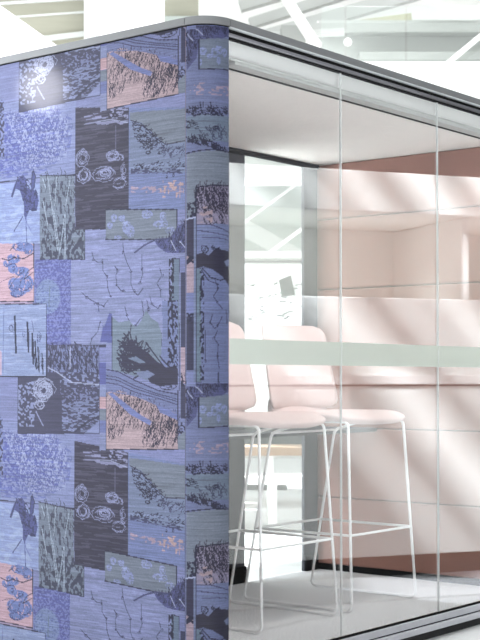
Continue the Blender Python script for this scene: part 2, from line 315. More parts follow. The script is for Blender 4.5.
  ('poly',[(0.3558,1.8543),(0.0998,1.8227),(0.099,1.4879),(0.3545,1.5074)],(130,142,190)),
  ('poly',[(0.3511,1.8367),(0.0998,1.8194),(0.0995,1.7044),(0.1872,1.7071),(0.2591,1.7651),(0.3048,1.7973),(0.351,1.8094)],(132,141,160)),
  ('poly',[(0.351,1.8094),(0.2957,1.7962),(0.2365,1.7424),(0.1872,1.7104),(0.0995,1.711),(0.0993,1.6092),(0.3503,1.6326)],(134,146,180)),
  ('grass',[(0.3464,1.8123),(0.2592,1.7785),(0.1961,1.718),(0.268,1.7123),(0.3323,1.753)],110,0.018,-60,-10,0.0029,(44,44,74)),
  ('grass',[(0.323,1.7452),(0.25,1.7305),(0.2589,1.6979),(0.3137,1.7103)],26,0.0144,-20,30,0.0029,(44,44,74)),
  ('grass',[(0.3365,1.6585),(0.0994,1.6486),(0.0993,1.6223),(0.3364,1.6381)],60,0.0144,-25,20,0.0025,(44,44,74)),
  ('grass',[(0.259,1.7248),(0.0995,1.688),(0.0994,1.6551),(0.2138,1.6732)],60,0.0144,-30,40,0.0025,(66,68,104)),
  ('scrib',(0.268,1.6921),0.0147,0.0079,5,0.0029,(44,44,74)),
  ('scrib',(0.2139,1.6866),0.0147,0.0072,5,0.0025,(44,44,74)),
  ('stroke',[(0.3464,1.8089),(0.2956,1.7928),(0.2365,1.7391),(0.1872,1.7104),(0.0995,1.7142)],0.0029,(44,44,74)),
  ('speck',[(0.3457,1.6458),(0.108,1.6231),(0.1079,1.6067),(0.3457,1.6288)],0.48,0.0113,0.0029,(72,74,112)),
  ('scrib',(0.1825,1.6037),0.0059,0.0072,3,0.0022,(44,44,74)),
  ('scrib',(0.1516,1.6042),0.0059,0.0072,3,0.0022,(44,44,74)),
  ('speck',[(0.3455,1.5847),(0.1078,1.564),(0.1078,1.5443),(0.3454,1.5643)],0.55,0.015,0.0043,(186,164,184)),
  ('speck',[(0.2136,1.5932),(0.1079,1.5837),(0.1077,1.5279),(0.2134,1.5366)],0.62,0.0085,0.009,(204,174,176)),
  ('stroke',[(0.1252,1.5655),(0.1251,1.5293)],0.0058,(186,164,184)),
  ('poly',[(0.4628,1.5157),(0.1381,1.4909),(0.1379,1.3921),(0.4623,1.4125)],(132,141,160)),
  ('scrib',(0.3682,1.4507),0.0196,0.0252,9,0.0018,(150,160,212)),
  ('speck',[(0.3496,1.4494),(0.355,1.433),(0.3681,1.4269),(0.3813,1.4348),(0.3869,1.452),(0.3814,1.4685),(0.3683,1.4745),(0.3551,1.4666)],0.5,0.0056,0.0043,(160,170,216)),
  ('scrib',(0.3449,1.4322),0.0196,0.0216,9,0.0018,(150,160,212)),
  ('speck',[(0.3264,1.4309),(0.3318,1.417),(0.3448,1.4118),(0.358,1.4186),(0.3635,1.4334),(0.3581,1.4474),(0.345,1.4525),(0.3319,1.4456)],0.5,0.0056,0.0043,(160,170,216)),
  ('scrib',(0.2718,1.4843),0.0294,0.0144,9,0.0018,(150,160,212)),
  ('speck',[(0.2446,1.4823),(0.2525,1.4734),(0.2717,1.4709),(0.291,1.4762),(0.2991,1.4863),(0.2911,1.4953),(0.2718,1.4977),(0.2526,1.4924)],0.5,0.0056,0.0043,(160,170,216)),
  ('scrib',(0.2131,1.4467),0.0343,0.0144,9,0.0018,(150,160,212)),
  ('speck',[(0.182,1.4445),(0.1911,1.4358),(0.2131,1.4334),(0.2353,1.4388),(0.2445,1.4489),(0.2353,1.4577),(0.2132,1.46),(0.1911,1.4545)],0.5,0.0056,0.0043,(160,170,216)),
  ('scrib',(0.1998,1.4723),0.0147,0.018,9,0.0018,(150,160,212)),
  ('speck',[(0.1865,1.4714),(0.1904,1.4599),(0.1998,1.4557),(0.2093,1.4613),(0.2132,1.4733),(0.2093,1.4848),(0.1999,1.4889),(0.1905,1.4834)],0.5,0.0056,0.0043,(160,170,216)),
  ('scrib',(0.1687,1.4238),0.0196,0.0144,9,0.0018,(150,160,212)),
  ('speck',[(0.1511,1.4226),(0.1562,1.4136),(0.1687,1.4105),(0.1812,1.4152),(0.1864,1.4249),(0.1812,1.434),(0.1687,1.437),(0.1563,1.4323)],0.5,0.0056,0.0043,(160,170,216)),
  ('scrib',(0.4246,1.4854),0.0147,0.0144,9,0.0018,(150,160,212)),
  ('speck',[(0.4105,1.4844),(0.4146,1.475),(0.4246,1.4717),(0.4346,1.4764),(0.4389,1.4864),(0.4347,1.4958),(0.4247,1.4991),(0.4147,1.4943)],0.5,0.0056,0.0043,(160,170,216)),
  ('scrib',(0.4435,1.4593),0.0147,0.0108,9,0.0018,(150,160,212)),
  ('speck',[(0.4292,1.4583),(0.4334,1.4513),(0.4434,1.449),(0.4535,1.4527),(0.4578,1.4603),(0.4536,1.4673),(0.4435,1.4696),(0.4334,1.4659)],0.5,0.0056,0.0043,(160,170,216)),
  ('scrib',(0.387,1.4792),0.0147,0.0108,9,0.0018,(150,160,212)),
  ('speck',[(0.373,1.4782),(0.377,1.4713),(0.3869,1.469),(0.3969,1.4727),(0.401,1.4803),(0.3969,1.4872),(0.387,1.4895),(0.3771,1.4857)],0.5,0.0056,0.0043,(160,170,216)),
  ('scrib',(0.4055,1.4157),0.0196,0.0072,9,0.0018,(150,160,212)),
  ('speck',[(0.3867,1.4145),(0.3922,1.41),(0.4054,1.4089),(0.4188,1.4117),(0.4243,1.4169),(0.4188,1.4214),(0.4055,1.4225),(0.3922,1.4197)],0.5,0.0056,0.0043,(160,170,216)),
  ('stroke',[(0.4628,1.5157),(0.1381,1.4909)],0.004,(44,44,74)),
  ('stroke',[(0.4623,1.4125),(0.1379,1.3921)],0.004,(44,44,74)),
  ('stroke',[(0.1381,1.4909),(0.1379,1.3921)],0.004,(44,44,74)),
  ('stroke',[(0.4628,1.5157),(0.4623,1.4125)],0.0022,(44,44,74)),
  ('poly',[(0.2354,1.3915),(0.1686,1.4006),(0.1336,1.4346),(0.0989,1.4453),(0.0986,1.3471),(0.1421,1.3463),(0.1862,1.3521),(0.2218,1.3741)],(92,96,148)),
  ('grass',[(0.2354,1.3915),(0.1686,1.4039),(0.1249,1.4406),(0.0989,1.4453),(0.0986,1.3471),(0.1509,1.3468),(0.2129,1.3669)],120,0.0216,20,75,0.002,(48,48,82)),
  ('stroke',[(0.3262,1.36),(0.285,1.3812),(0.2309,1.3979),(0.1686,1.3973)],0.0058,(74,76,122)),
  ('stroke',[(0.1642,1.3904),(0.1421,1.3561)],0.0036,(178,184,218)),
  ('stroke',[(0.1248,1.3847),(0.103,1.3637)],0.0036,(178,184,218)),
  ('poly',[(0.1596,1.3308),(0.1268,1.329),(0.126,1.0438),(0.1588,1.0442)],(122,138,164)),
  ('speck',[(0.1728,1.3315),(0.1508,1.3303),(0.15,1.0441),(0.172,1.0444)],0.5,0.0052,0.0065,(44,44,74)),
  ('stroke',[(0.1596,1.3308),(0.1268,1.329),(0.1256,0.8966)],0.0029,(44,44,74)),
  ('poly',[(0.1255,1.3355),(0.0986,1.334),(0.0985,1.2817),(0.1254,1.283)],(136,142,192)),
  ('poly',[(0.1223,1.2828),(0.0985,1.2817),(0.0978,1.0336),(0.1217,1.0339)],(64,66,100)),
  ('poly',[(0.1267,1.283),(0.1201,1.2827),(0.1188,0.7662),(0.1253,0.766)],(136,144,186)),
  ('poly',[(0.4326,1.1472),(0.3996,1.1259),(0.353,1.1315),(0.3206,1.1071),(0.2933,1.1333),(0.2752,1.1629),(0.248,1.1354),(0.221,1.1214),(0.2031,1.0813),(0.2073,0.9953),(0.1322,0.9129),(0.2563,0.9291),(0.4318,0.9663)],(130,145,166)),
  ('poly',[(0.2034,1.1939),(0.133,1.1914),(0.1322,0.9129),(0.2073,0.9887),(0.1987,1.0812)],(128,138,184)),
  ('speck',[(0.1769,1.1929),(0.133,1.1914),(0.1323,0.9555),(0.1762,0.9555)],0.5,0.0052,0.0072,(44,44,74)),
  ('stroke',[(0.4326,1.1472),(0.4318,0.9663)],0.0029,(44,44,74)),
  ('poly',[(0.4603,0.9664),(0.4036,0.9594),(0.3245,0.929),(0.2203,0.896),(0.1321,0.8835),(0.132,0.8246),(0.4599,0.8877)],(128,136,182)),
  ('stroke',[(0.4603,0.9664),(0.4036,0.9594),(0.3245,0.929),(0.2203,0.896),(0.1321,0.8835)],0.004,(60,62,98)),
  ('stroke',[(0.4602,0.9459),(0.4035,0.9391),(0.3245,0.9108),(0.2203,0.8841),(0.1321,0.8678)],0.0029,(60,62,98)),
  ('stroke',[(0.4602,0.9356),(0.4034,0.9289),(0.3244,0.9018),(0.2203,0.8782),(0.1321,0.8599)],0.0029,(60,62,98)),
  ('stroke',[(0.4601,0.9219),(0.4034,0.9153),(0.3244,0.8897),(0.2202,0.8702),(0.132,0.8495)],0.0029,(60,62,98)),
  ('poly',[(0.1324,0.9685),(0.1322,0.9162),(0.2115,0.9093),(0.2563,0.9224),(0.2745,0.9491),(0.3201,0.976),(0.3479,1.0065),(0.3341,1.0367),(0.3021,1.0396),(0.2657,1.0224),(0.2296,0.9955),(0.185,0.9721)],(56,54,80)),
  ('grass',[(0.4133,1.0377),(0.376,1.0846),(0.3296,1.0635),(0.2929,1.0227),(0.3201,0.9693),(0.3942,0.9628)],160,0.0432,-70,40,0.004,(54,53,82)),
  ('stroke',[(0.3111,1.0229),(0.376,1.088)],0.0058,(54,53,82)),
  ('stroke',[(0.3203,1.0298),(0.404,1.0648)],0.0058,(54,53,82)),
  ('stroke',[(0.3294,1.0097),(0.4084,1.0036)],0.0058,(54,53,82)),
  ('stroke',[(0.3295,1.0231),(0.3482,1.0908)],0.0058,(54,53,82)),
  ('stroke',[(0.3112,1.0297),(0.3205,1.0768)],0.0058,(54,53,82)),
  ('stroke',[(0.2565,0.9824),(0.3569,0.9559)],0.0058,(54,53,82)),
  ('stroke',[(0.2564,0.969),(0.3292,0.9357)],0.0058,(54,53,82)),
  ('stroke',[(0.1894,0.9688),(0.2748,1.0559)],0.0058,(54,53,82)),
  ('stroke',[(0.1323,0.9489),(0.1895,0.9886),(0.2118,1.0086)],0.0058,(54,53,82)),
  ('poly',[(0.3201,0.9559),(0.2654,0.9624),(0.2339,0.949),(0.2654,0.9357),(0.3017,0.9391)],(128,138,176)),
  ('poly',[(0.3571,1.0032),(0.3203,1.0096),(0.2746,0.9891),(0.3019,0.986)],(124,138,168)),
  ('scrib',(0.176,0.9095),0.0343,0.0108,8,0.0025,(44,44,74)),
  ('scrib',(0.1586,0.9818),0.0245,0.0144,5,0.0022,(44,44,74)),
  ('poly',[(0.4599,0.8877),(0.3939,0.895),(0.3243,0.8753),(0.2202,0.8497),(0.132,0.8181),(0.1317,0.7038),(0.4591,0.6931)],(196,172,180)),
  ('grass',[(0.4599,0.8741),(0.3939,0.8916),(0.2561,0.8559),(0.1319,0.805),(0.1318,0.7528),(0.2557,0.7562),(0.3934,0.773),(0.4594,0.7579)],330,0.0234,30,75,0.002,(54,50,76)),
  ('grass',[(0.301,0.7617),(0.1319,0.805),(0.1317,0.7071),(0.2917,0.7052)],190,0.0234,35,75,0.002,(54,50,76)),
  ('grass',[(0.4594,0.7579),(0.347,0.7808),(0.3933,0.7392),(0.4592,0.7169)],40,0.0216,40,80,0.0022,(54,50,76)),
  ('poly',[(0.4504,0.8844),(0.4315,0.8879),(0.3012,0.8152),(0.2469,0.7929),(0.2558,0.7794),(0.3471,0.8145)],(128,138,196)),
  ('poly',[(0.2291,0.8496),(0.132,0.8181),(0.1319,0.7985),(0.2112,0.8234)],(128,138,196)),
  ('stroke',[(0.46,0.8946),(0.3244,0.8786),(0.132,0.8214)],0.0043,(124,132,180)),
  ('stroke',[(0.4591,0.6931),(0.1317,0.7038)],0.004,(44,44,74)),
  ('stroke',[(0.46,0.8946),(0.4591,0.6931)],0.004,(44,44,74)),
  ('stroke',[(0.1322,0.8966),(0.1317,0.7038)],0.004,(44,44,74)),
  ('poly',[(0.4918,1.0525),(0.4607,1.052),(0.4593,0.7511),(0.4904,0.7503)],(138,144,194)),
  ('poly',[(0.4915,0.9906),(0.4604,0.9904),(0.4601,0.9151),(0.4911,0.915)],(100,106,172)),
  ('poly',[(0.4911,0.915),(0.4601,0.9151),(0.4599,0.8741),(0.4909,0.8738)],(150,160,204)),
  ('poly',[(0.4909,0.8721),(0.4599,0.8724),(0.4597,0.833),(0.4908,0.8326)],(212,176,186)),
  ('poly',[(0.4907,0.8309),(0.4597,0.8313),(0.4595,0.7921),(0.4906,0.7914)],(132,141,160)),
  ('poly',[(0.4906,0.7897),(0.4595,0.7903),(0.4593,0.7511),(0.4904,0.7503)],(122,130,184)),
  ('poly',[(0.4918,1.0525),(0.4607,1.052),(0.4606,1.0417),(0.4917,1.0422)],(60,62,92)),
  ('poly',[(0.1195,1.0371),(0.0979,1.0368),(0.0976,0.9196),(0.1192,0.9195)],(188,166,182)),
  ('speck',[(0.1193,0.9554),(0.0977,0.9554),(0.0975,0.9098),(0.1192,0.9097)],0.5,0.0066,0.005,(44,44,74)),
  ('poly',[(0.1192,0.9097),(0.0975,0.9098),(0.0973,0.8057),(0.1189,0.8053)],(66,66,98)),
  ('poly',[(0.1276,0.8051),(0.0973,0.8057),(0.0972,0.7797),(0.1275,0.779)],(136,144,190)),
  ('speck',[(0.1276,0.8116),(0.0973,0.8122),(0.0971,0.7472),(0.1274,0.7464)],0.55,0.0061,0.0047,(44,44,74)),
  ('poly',[(0.1318,0.7462),(0.0972,0.7667),(0.097,0.7049),(0.1317,0.7038)],(132,141,160)),
  ('poly',[(0.9048,1.0586),(0.4918,1.0525),(0.4904,0.7469),(0.9025,0.7363)],(74,74,104)),
  ('poly',[(0.4904,0.7503),(0.4593,0.7511),(0.459,0.6896),(0.4901,0.6886)],(145,152,194)),
  ('speck',[(0.7476,1.0527),(0.4942,1.0491),(0.4937,0.9562),(0.747,0.9568)],0.5,0.0047,0.0094,(126,134,178)),
  ('speck',[(0.6859,0.9566),(0.4937,0.9562),(0.4935,0.9081),(0.6856,0.9073)],0.62,0.0113,0.0058,(140,148,190)),
  ('grass',[(0.7373,1.049),(0.499,1.0457),(0.4985,0.9494),(0.7367,0.9496)],70,0.0288,75,100,0.0029,(48,48,78)),
  ('stroke',[(0.6362,1.0476),(0.6358,0.9705)],0.005,(178,184,218)),
  ('stroke',[(0.7471,0.9745),(0.7062,0.9602),(0.6255,0.9215),(0.4935,0.915)],0.0043,(178,184,218)),
  ('speck',[(0.9037,0.91),(0.8089,0.9283),(0.8182,0.7635),(0.9027,0.7616)],0.55,0.0085,0.0065,(150,158,200)),
  ('scrib',(0.7672,0.8927),0.0637,0.0468,34,0.0016,(176,182,216)),
  ('scrib',(0.7672,0.8927),0.0441,0.0324,16,0.0016,(176,182,216)),
  ('scrib',(0.7875,0.8426),0.0294,0.018,12,0.0018,(176,182,216)),
  ('stroke',[(0.8082,0.8174),(0.7715,0.7681)],0.0058,(150,156,196)),
  ('speck',[(0.6751,0.844),(0.4933,0.8738),(0.4927,0.7468),(0.6746,0.7527)],0.52,0.0122,0.0032,(138,146,188)),
  ('speck',[(0.6856,0.9003),(0.4935,0.9081),(0.4933,0.8669),(0.6751,0.844)],0.6,0.0066,0.005,(130,136,180)),
  ('stroke',[(0.6097,0.7508),(0.5461,0.7869),(0.493,0.8051)],0.0079,(60,60,88)),
  ('poly',[(0.5654,0.7449),(0.4929,0.788),(0.4927,0.7468)],(150,158,204)),
  ('stroke',[(0.6247,0.7609),(0.5657,0.7969),(0.4931,0.8257)],0.0036,(66,66,96)),
  ('stroke',[(0.9025,0.7363),(0.4904,0.7469)],0.0025,(50,50,76)),
  ('stroke',[(0.9048,1.0586),(0.9025,0.7363)],0.0025,(50,50,76)),
  ('poly',[(1.3461,1.2204),(0.7562,1.2007),(0.7546,0.9426),(1.3434,0.9427)],(152,166,208)),
  ('speck',[(1.3461,1.2204),(0.7562,1.2007),(0.7546,0.9426),(1.3434,0.9427)],0.62,0.0376,0.0058,(166,178,218)),
  ('stroke',[(0.9221,1.1607),(0.9147,1.0297)],0.0094,(44,46,74)),
  ('scrib',(0.9184,1.0952),0.0078,0.0563,5,0.0022,(44,46,74)),
  ('stroke',[(0.8554,1.1372),(0.8483,1.0326)],0.0086,(44,46,74)),
  ('scrib',(0.8519,1.0849),0.0078,0.0454,5,0.0022,(44,46,74)),
  ('stroke',[(0.8298,1.0971),(0.8229,0.9892)],0.0083,(44,46,74)),
  ('scrib',(0.8263,1.0431),0.0078,0.047,5,0.0022,(44,46,74)),
  ('stroke',[(0.814,1.068),(0.8071,0.9712)],0.0072,(44,46,74)),
  ('scrib',(0.8105,1.0196),0.0078,0.0423,5,0.0022,(44,46,74)),
  ('stroke',[(0.7992,1.0463),(0.7924,0.9604)],0.0065,(44,46,74)),
  ('scrib',(0.7958,1.0033),0.0078,0.0376,5,0.0022,(44,46,74)),
  ('stroke',[(0.7788,1.0246),(0.7722,0.9533)],0.0054,(44,46,74)),
  ('scrib',(0.7755,0.9889),0.0078,0.0313,5,0.0022,(44,46,74)),
  ('scrib',(0.9428,1.1175),0.0147,0.0144,4,0.0022,(70,74,116)),
  ('scrib',(0.7942,1.0784),0.0147,0.0252,7,0.0018,(78,84,130)),
  ('scrib',(0.8731,1.0943),0.0073,0.0108,3,0.0018,(80,84,130)),
  ('stroke',[(0.8312,1.1438),(0.8204,1.1005)],0.0029,(90,96,140)),
  ('stroke',[(1.3461,1.2204),(0.7562,1.2007)],0.0036,(44,44,74)),
  ('stroke',[(1.3434,0.9427),(0.7546,0.9426)],0.0036,(44,44,74)),
  ('stroke',[(0.7562,1.2007),(0.7546,0.9426)],0.0036,(44,44,74)),
  ('stroke',[(0.9813,1.199),(0.985,0.9573)],0.004,(120,134,180)),
  ('poly',[(1.113,1.0394),(0.9938,1.0379),(0.9931,0.9463),(1.1122,0.9464)],(206,180,204))
]
STRIP = [
  ('poly',[(0.0017,2.0958),(0.1571,2.1001),(0.1571,2.0604),(0.1021,2.0394),(0.0489,2.0383),(0.0393,1.9798),(0.0017,1.9442)],(92,96,142)),
  ('grass',[(0.0017,2.0892),(0.1571,2.1001),(0.1571,2.0604),(0.0986,2.0424),(0.0463,2.0253),(0.0323,1.9803),(0.0061,1.9568)],150,0.0216,20,80,0.0022,(48,48,80)),
  ('stroke',[(0.0358,2.0785),(0.0593,2.0577)],0.0036,(178,184,218)),
  ('stroke',[(0.0061,2.0621),(0.0253,2.04)],0.0036,(178,184,218)),
  ('poly',[(0.048,2.0416),(0.1571,2.0505),(0.1571,1.9514),(0.048,1.9433)],(128,138,160)),
  ('scrib',(0.0593,2.0052),0.0144,0.0144,9,0.0018,(146,158,206)),
  ('speck',[(0.0724,2.0051),(0.0681,1.9958),(0.0593,1.9921),(0.0497,1.9962),(0.0463,2.0056),(0.0497,2.0148),(0.0593,2.0183),(0.0681,2.0144)],0.52,0.0043,0.0043,(150,162,208)),
  ('scrib',(0.0986,1.9997),0.0144,0.018,9,0.0018,(146,158,206)),
  ('speck',[(0.1126,2.001),(0.1082,1.9889),(0.0986,1.9833),(0.089,1.9875),(0.0855,1.999),(0.089,2.0107),(0.0986,2.0161),(0.1082,2.0121)],0.52,0.0043,0.0043,(150,162,208)),
  ('scrib',(0.1161,2.0079),0.0144,0.0144,9,0.0018,(146,158,206)),
  ('speck',[(0.1318,2.0099),(0.1265,1.9999),(0.1161,1.9948),(0.1056,1.9976),(0.1021,2.0066),(0.1056,2.0161),(0.1161,2.0211),(0.1265,2.0185)],0.52,0.0043,0.0043,(150,162,208)),
  ('scrib',(0.1353,2.0039),0.0108,0.0144,9,0.0018,(146,158,206)),
  ('speck',[(0.1484,2.006),(0.1449,1.9961),(0.1353,1.9907),(0.1265,1.9933),(0.1239,2.0023),(0.1265,2.0119),(0.1353,2.017),(0.1449,2.0147)],0.52,0.0043,0.0043,(150,162,208)),
  ('scrib',(0.1126,1.9747),0.0072,0.0144,9,0.0018,(146,158,206)),
  ('speck',[(0.1196,1.9754),(0.1178,1.966),(0.1126,1.9615),(0.1073,1.9649),(0.1056,1.974),(0.1073,1.9835),(0.1126,1.9878),(0.1178,1.9845)],0.52,0.0043,0.0043,(150,162,208)),
  ('scrib',(0.082,1.9857),0.0108,0.0108,9,0.0018,(146,158,206)),
  ('speck',[(0.0916,1.9861),(0.089,1.979),(0.082,1.9759),(0.075,1.9786),(0.0724,1.9855),(0.075,1.9925),(0.082,1.9955),(0.089,1.993)],0.52,0.0043,0.0043,(150,162,208)),
  ('scrib',(0.0524,1.966),0.0054,0.0108,9,0.0018,(146,158,206)),
  ('speck',[(0.0576,1.9659),(0.0559,1.959),(0.0524,1.9562),(0.0489,1.9592),(0.048,1.9662),(0.0489,1.9731),(0.0524,1.9759),(0.0559,1.9729)],0.52,0.0043,0.0043,(150,162,208)),
  ('stroke',[(0.048,2.0416),(0.048,1.9433),(0.1571,1.9481)],0.0036,(44,44,74)),
  ('speck',[(0.0288,1.9018),(0.0724,1.9003),(0.0724,1.8676),(0.0288,1.869)],0.55,0.0108,0.0043,(176,158,178)),
  ('speck',[(0.0096,1.8775),(0.1571,1.882),(0.1571,1.8622),(0.0096,1.8578)],0.66,0.0108,0.0043,(176,158,178)),
  ('speck',[(0.1021,1.8885),(0.1571,1.8952),(0.1571,1.8688),(0.1021,1.8622)],0.58,0.0108,0.0043,(176,158,178)),
  ('stroke',[(0.0506,1.8351),(0.0541,1.8186)],0.004,(44,44,74)),
  ('stroke',[(0.0611,1.8348),(0.0611,1.8185)],0.0036,(44,44,74)),
  ('stroke',[(0.0855,1.8351),(0.0881,1.8156)],0.0043,(44,44,74)),
  ('poly',[(0.0017,1.7929),(0.1571,1.7962),(0.1571,1.7105),(0.0017,1.7075)],(124,138,162)),
  ('grass',[(0.0061,1.8187),(0.1571,1.8226),(0.1571,1.7962),(0.0061,1.7925)],90,0.0144,-25,25,0.0029,(44,44,74)),
  ('grass',[(0.0096,1.7789),(0.0524,1.7761),(0.0524,1.7499),(0.0096,1.7527)],20,0.0144,-20,20,0.0025,(44,44,74)),
  ('scrib',(0.1021,1.7541),0.0144,0.0072,7,0.0029,(44,44,74)),
  ('grass',[(0.0061,1.7202),(0.0689,1.7236),(0.0986,1.7048),(0.1536,1.6837),(0.144,1.6628),(0.0785,1.691),(0.0096,1.7035)],120,0.0144,0,60,0.0029,(44,44,74)),
  ('grass',[(0.0524,1.7499),(0.1536,1.7562),(0.1536,1.7166),(0.0524,1.7107)],50,0.0144,0,60,0.0025,(64,68,100)),
  ('stroke',[(0.0017,1.6714),(0.0524,1.678),(0.1021,1.6821),(0.1571,1.6776)],0.004,(44,44,74)),
  ('poly',[(0.0017,1.6682),(0.0524,1.6748),(0.1021,1.6789),(0.1571,1.6743),(0.1571,1.5656),(0.0358,1.5577),(0.0358,1.4663),(0.0017,1.4583)],(132,141,160)),
  ('speck',[(0.0061,1.5104),(0.0393,1.5086),(0.0393,1.4564),(0.0061,1.458)],0.45,0.0047,0.0058,(44,44,74)),
  ('poly',[(0.0375,1.5609),(0.1571,1.5656),(0.1571,1.4341),(0.0375,1.4304)],(158,150,178)),
  ('grass',[(0.0393,1.5576),(0.1571,1.5623),(0.1571,1.4735),(0.0393,1.4694)],230,0.0252,30,70,0.002,(50,46,72)),
  ('grass',[(0.0689,1.4983),(0.1571,1.5031),(0.1571,1.421),(0.0689,1.4169)],50,0.0252,20,60,0.002,(50,46,72)),
  ('speck',[(0.0463,1.4953),(0.0916,1.4955),(0.0916,1.4433),(0.0463,1.4432)],0.55,0.0108,0.0072,(190,166,176)),
  ('stroke',[(0.1571,1.5673),(0.0855,1.5638),(0.0375,1.5576),(0.0375,1.3358)],0.004,(44,44,74)),
  ('poly',[(0.0393,1.4368),(0.1571,1.4407),(0.1571,1.3421),(0.0393,1.339)],(130,140,184)),
  ('stroke',[(0.0393,1.4368),(0.0855,1.4366),(0.1571,1.4144)],0.0036,(70,72,108)),
  ('stroke',[(0.0393,1.4173),(0.0916,1.4107),(0.1571,1.4013)],0.0029,(70,72,108)),
  ('stroke',[(0.0593,1.3941),(0.0986,1.3946),(0.1571,1.3881)],0.0029,(70,72,108)),
  ('poly',[(0.0393,1.3064),(0.1571,1.3093),(0.1571,0.9196),(0.0393,0.9196)],(124,134,180)),
  ('poly',[(0.0375,1.3391),(0.0628,1.3452),(0.0785,1.3355),(0.1021,1.3588),(0.1571,1.352),(0.1571,1.2404),(0.1274,1.2684),(0.0916,1.2901),(0.0628,1.2996),(0.0375,1.2935)],(56,54,78)),
  ('scrib',(0.0654,1.355),0.0144,0.0144,6,0.0029,(44,44,74)),
  ('scrib',(0.1056,1.3622),0.018,0.0108,6,0.0029,(44,44,74)),
  ('stroke',[(0.0593,1.2931),(0.0855,1.264),(0.1196,1.2551),(0.1571,1.2667)],0.004,(44,44,74)),
  ('stroke',[(0.0524,1.2932),(0.0785,1.2541),(0.1126,1.2418)],0.0029,(44,44,74)),
  ('poly',[(0.1353,1.3178),(0.1571,1.329),(0.1571,1.3028),(0.144,1.302)],(128,138,176)),
  ('stroke',[(0.1021,1.2545),(0.1126,1.2288),(0.0951,1.2023),(0.1091,1.1831),(0.1274,1.164)],0.0029,(64,66,100)),
  ('scrib',(0.1126,1.2288),0.0043,0.0065,2,0.0018,(64,66,100)),
  ('scrib',(0.1091,1.1831),0.0043,0.0065,2,0.0018,(64,66,100)),
  ('stroke',[(0.0916,1.1437),(0.0855,1.1177),(0.0986,1.0983),(0.1091,1.105),(0.1274,1.1379)],0.0029,(64,66,100)),
  ('scrib',(0.0855,1.1177),0.0043,0.0065,2,0.0018,(64,66,100)),
  ('scrib',(0.1091,1.105),0.0043,0.0065,2,0.0018,(64,66,100)),
  ('stroke',[(0.1091,1.0919),(0.0986,1.0658),(0.1126,1.0465),(0.1091,1.0074),(0.1161,0.9684)],0.0029,(64,66,100)),
  ('scrib',(0.0986,1.0658),0.0043,0.0065,2,0.0018,(64,66,100)),
  ('scrib',(0.1091,1.0074),0.0043,0.0065,2,0.0018,(64,66,100)),
  ('stroke',[(0.144,1.158),(0.1484,1.1189)],0.0029,(64,66,100)),
  ('scrib',(0.1484,1.1189),0.0043,0.0065,2,0.0018,(64,66,100)),
  ('stroke',[(0.1126,0.9554),(0.1126,0.9229)],0.0029,(64,66,100)),
  ('scrib',(0.1126,0.9229),0.0043,0.0065,2,0.0018,(64,66,100)),
  ('stroke',[(0.0689,1.0916),(0.0689,0.9943)],0.0029,(64,66,100)),
  ('scrib',(0.0689,0.9943),0.0043,0.0065,2,0.0018,(64,66,100)),
  ('poly',[(0.0393,1.2934),(0.0541,1.2932),(0.0541,0.9229),(0.0393,0.9229)],(118,136,158)),
  ('stroke',[(0.0393,1.2934),(0.0393,0.9229),(0.0559,0.9229)],0.0032,(44,44,74)),
  ('speck',[(0.0489,1.2867),(0.0654,1.2866),(0.0654,0.9294),(0.0489,0.9294)],0.52,0.0043,0.0068,(44,44,74)),
  ('poly',[(0.0017,1.4583),(0.0375,1.4565),(0.0375,1.3326),(0.0017,1.334)],(60,58,86)),
  ('stroke',[(0.0017,1.4551),(0.0358,1.4598)],0.005,(178,184,218)),
  ('poly',[(0.0017,1.334),(0.0375,1.3326),(0.0375,1.2153),(0.0017,1.2163)],(186,164,180)),
  ('speck',[(0.0017,1.3471),(0.0375,1.3456),(0.0375,1.3065),(0.0017,1.3078)],0.5,0.0054,0.0054,(44,44,74)),
  ('poly',[(0.0017,1.2163),(0.0375,1.2153),(0.0375,1.1438),(0.0017,1.1445)],(128,136,186)),
  ('poly',[(0.0017,1.138),(0.0375,1.1373),(0.0375,0.9618),(0.0017,0.9619)],(62,62,92)),
  ('speck',[(0.0017,1.151),(0.0375,1.1503),(0.0375,1.1177),(0.0017,1.1184)],0.5,0.0054,0.0054,(44,44,74)),
  ('poly',[(0.0017,0.9619),(0.0375,0.9618),(0.0375,0.9099),(0.0017,0.9098)],(138,146,194)),
  ('poly',[(0.0305,1.4567),(0.0375,1.4565),(0.0375,0.9229),(0.0305,0.9229)],(132,142,178))
]


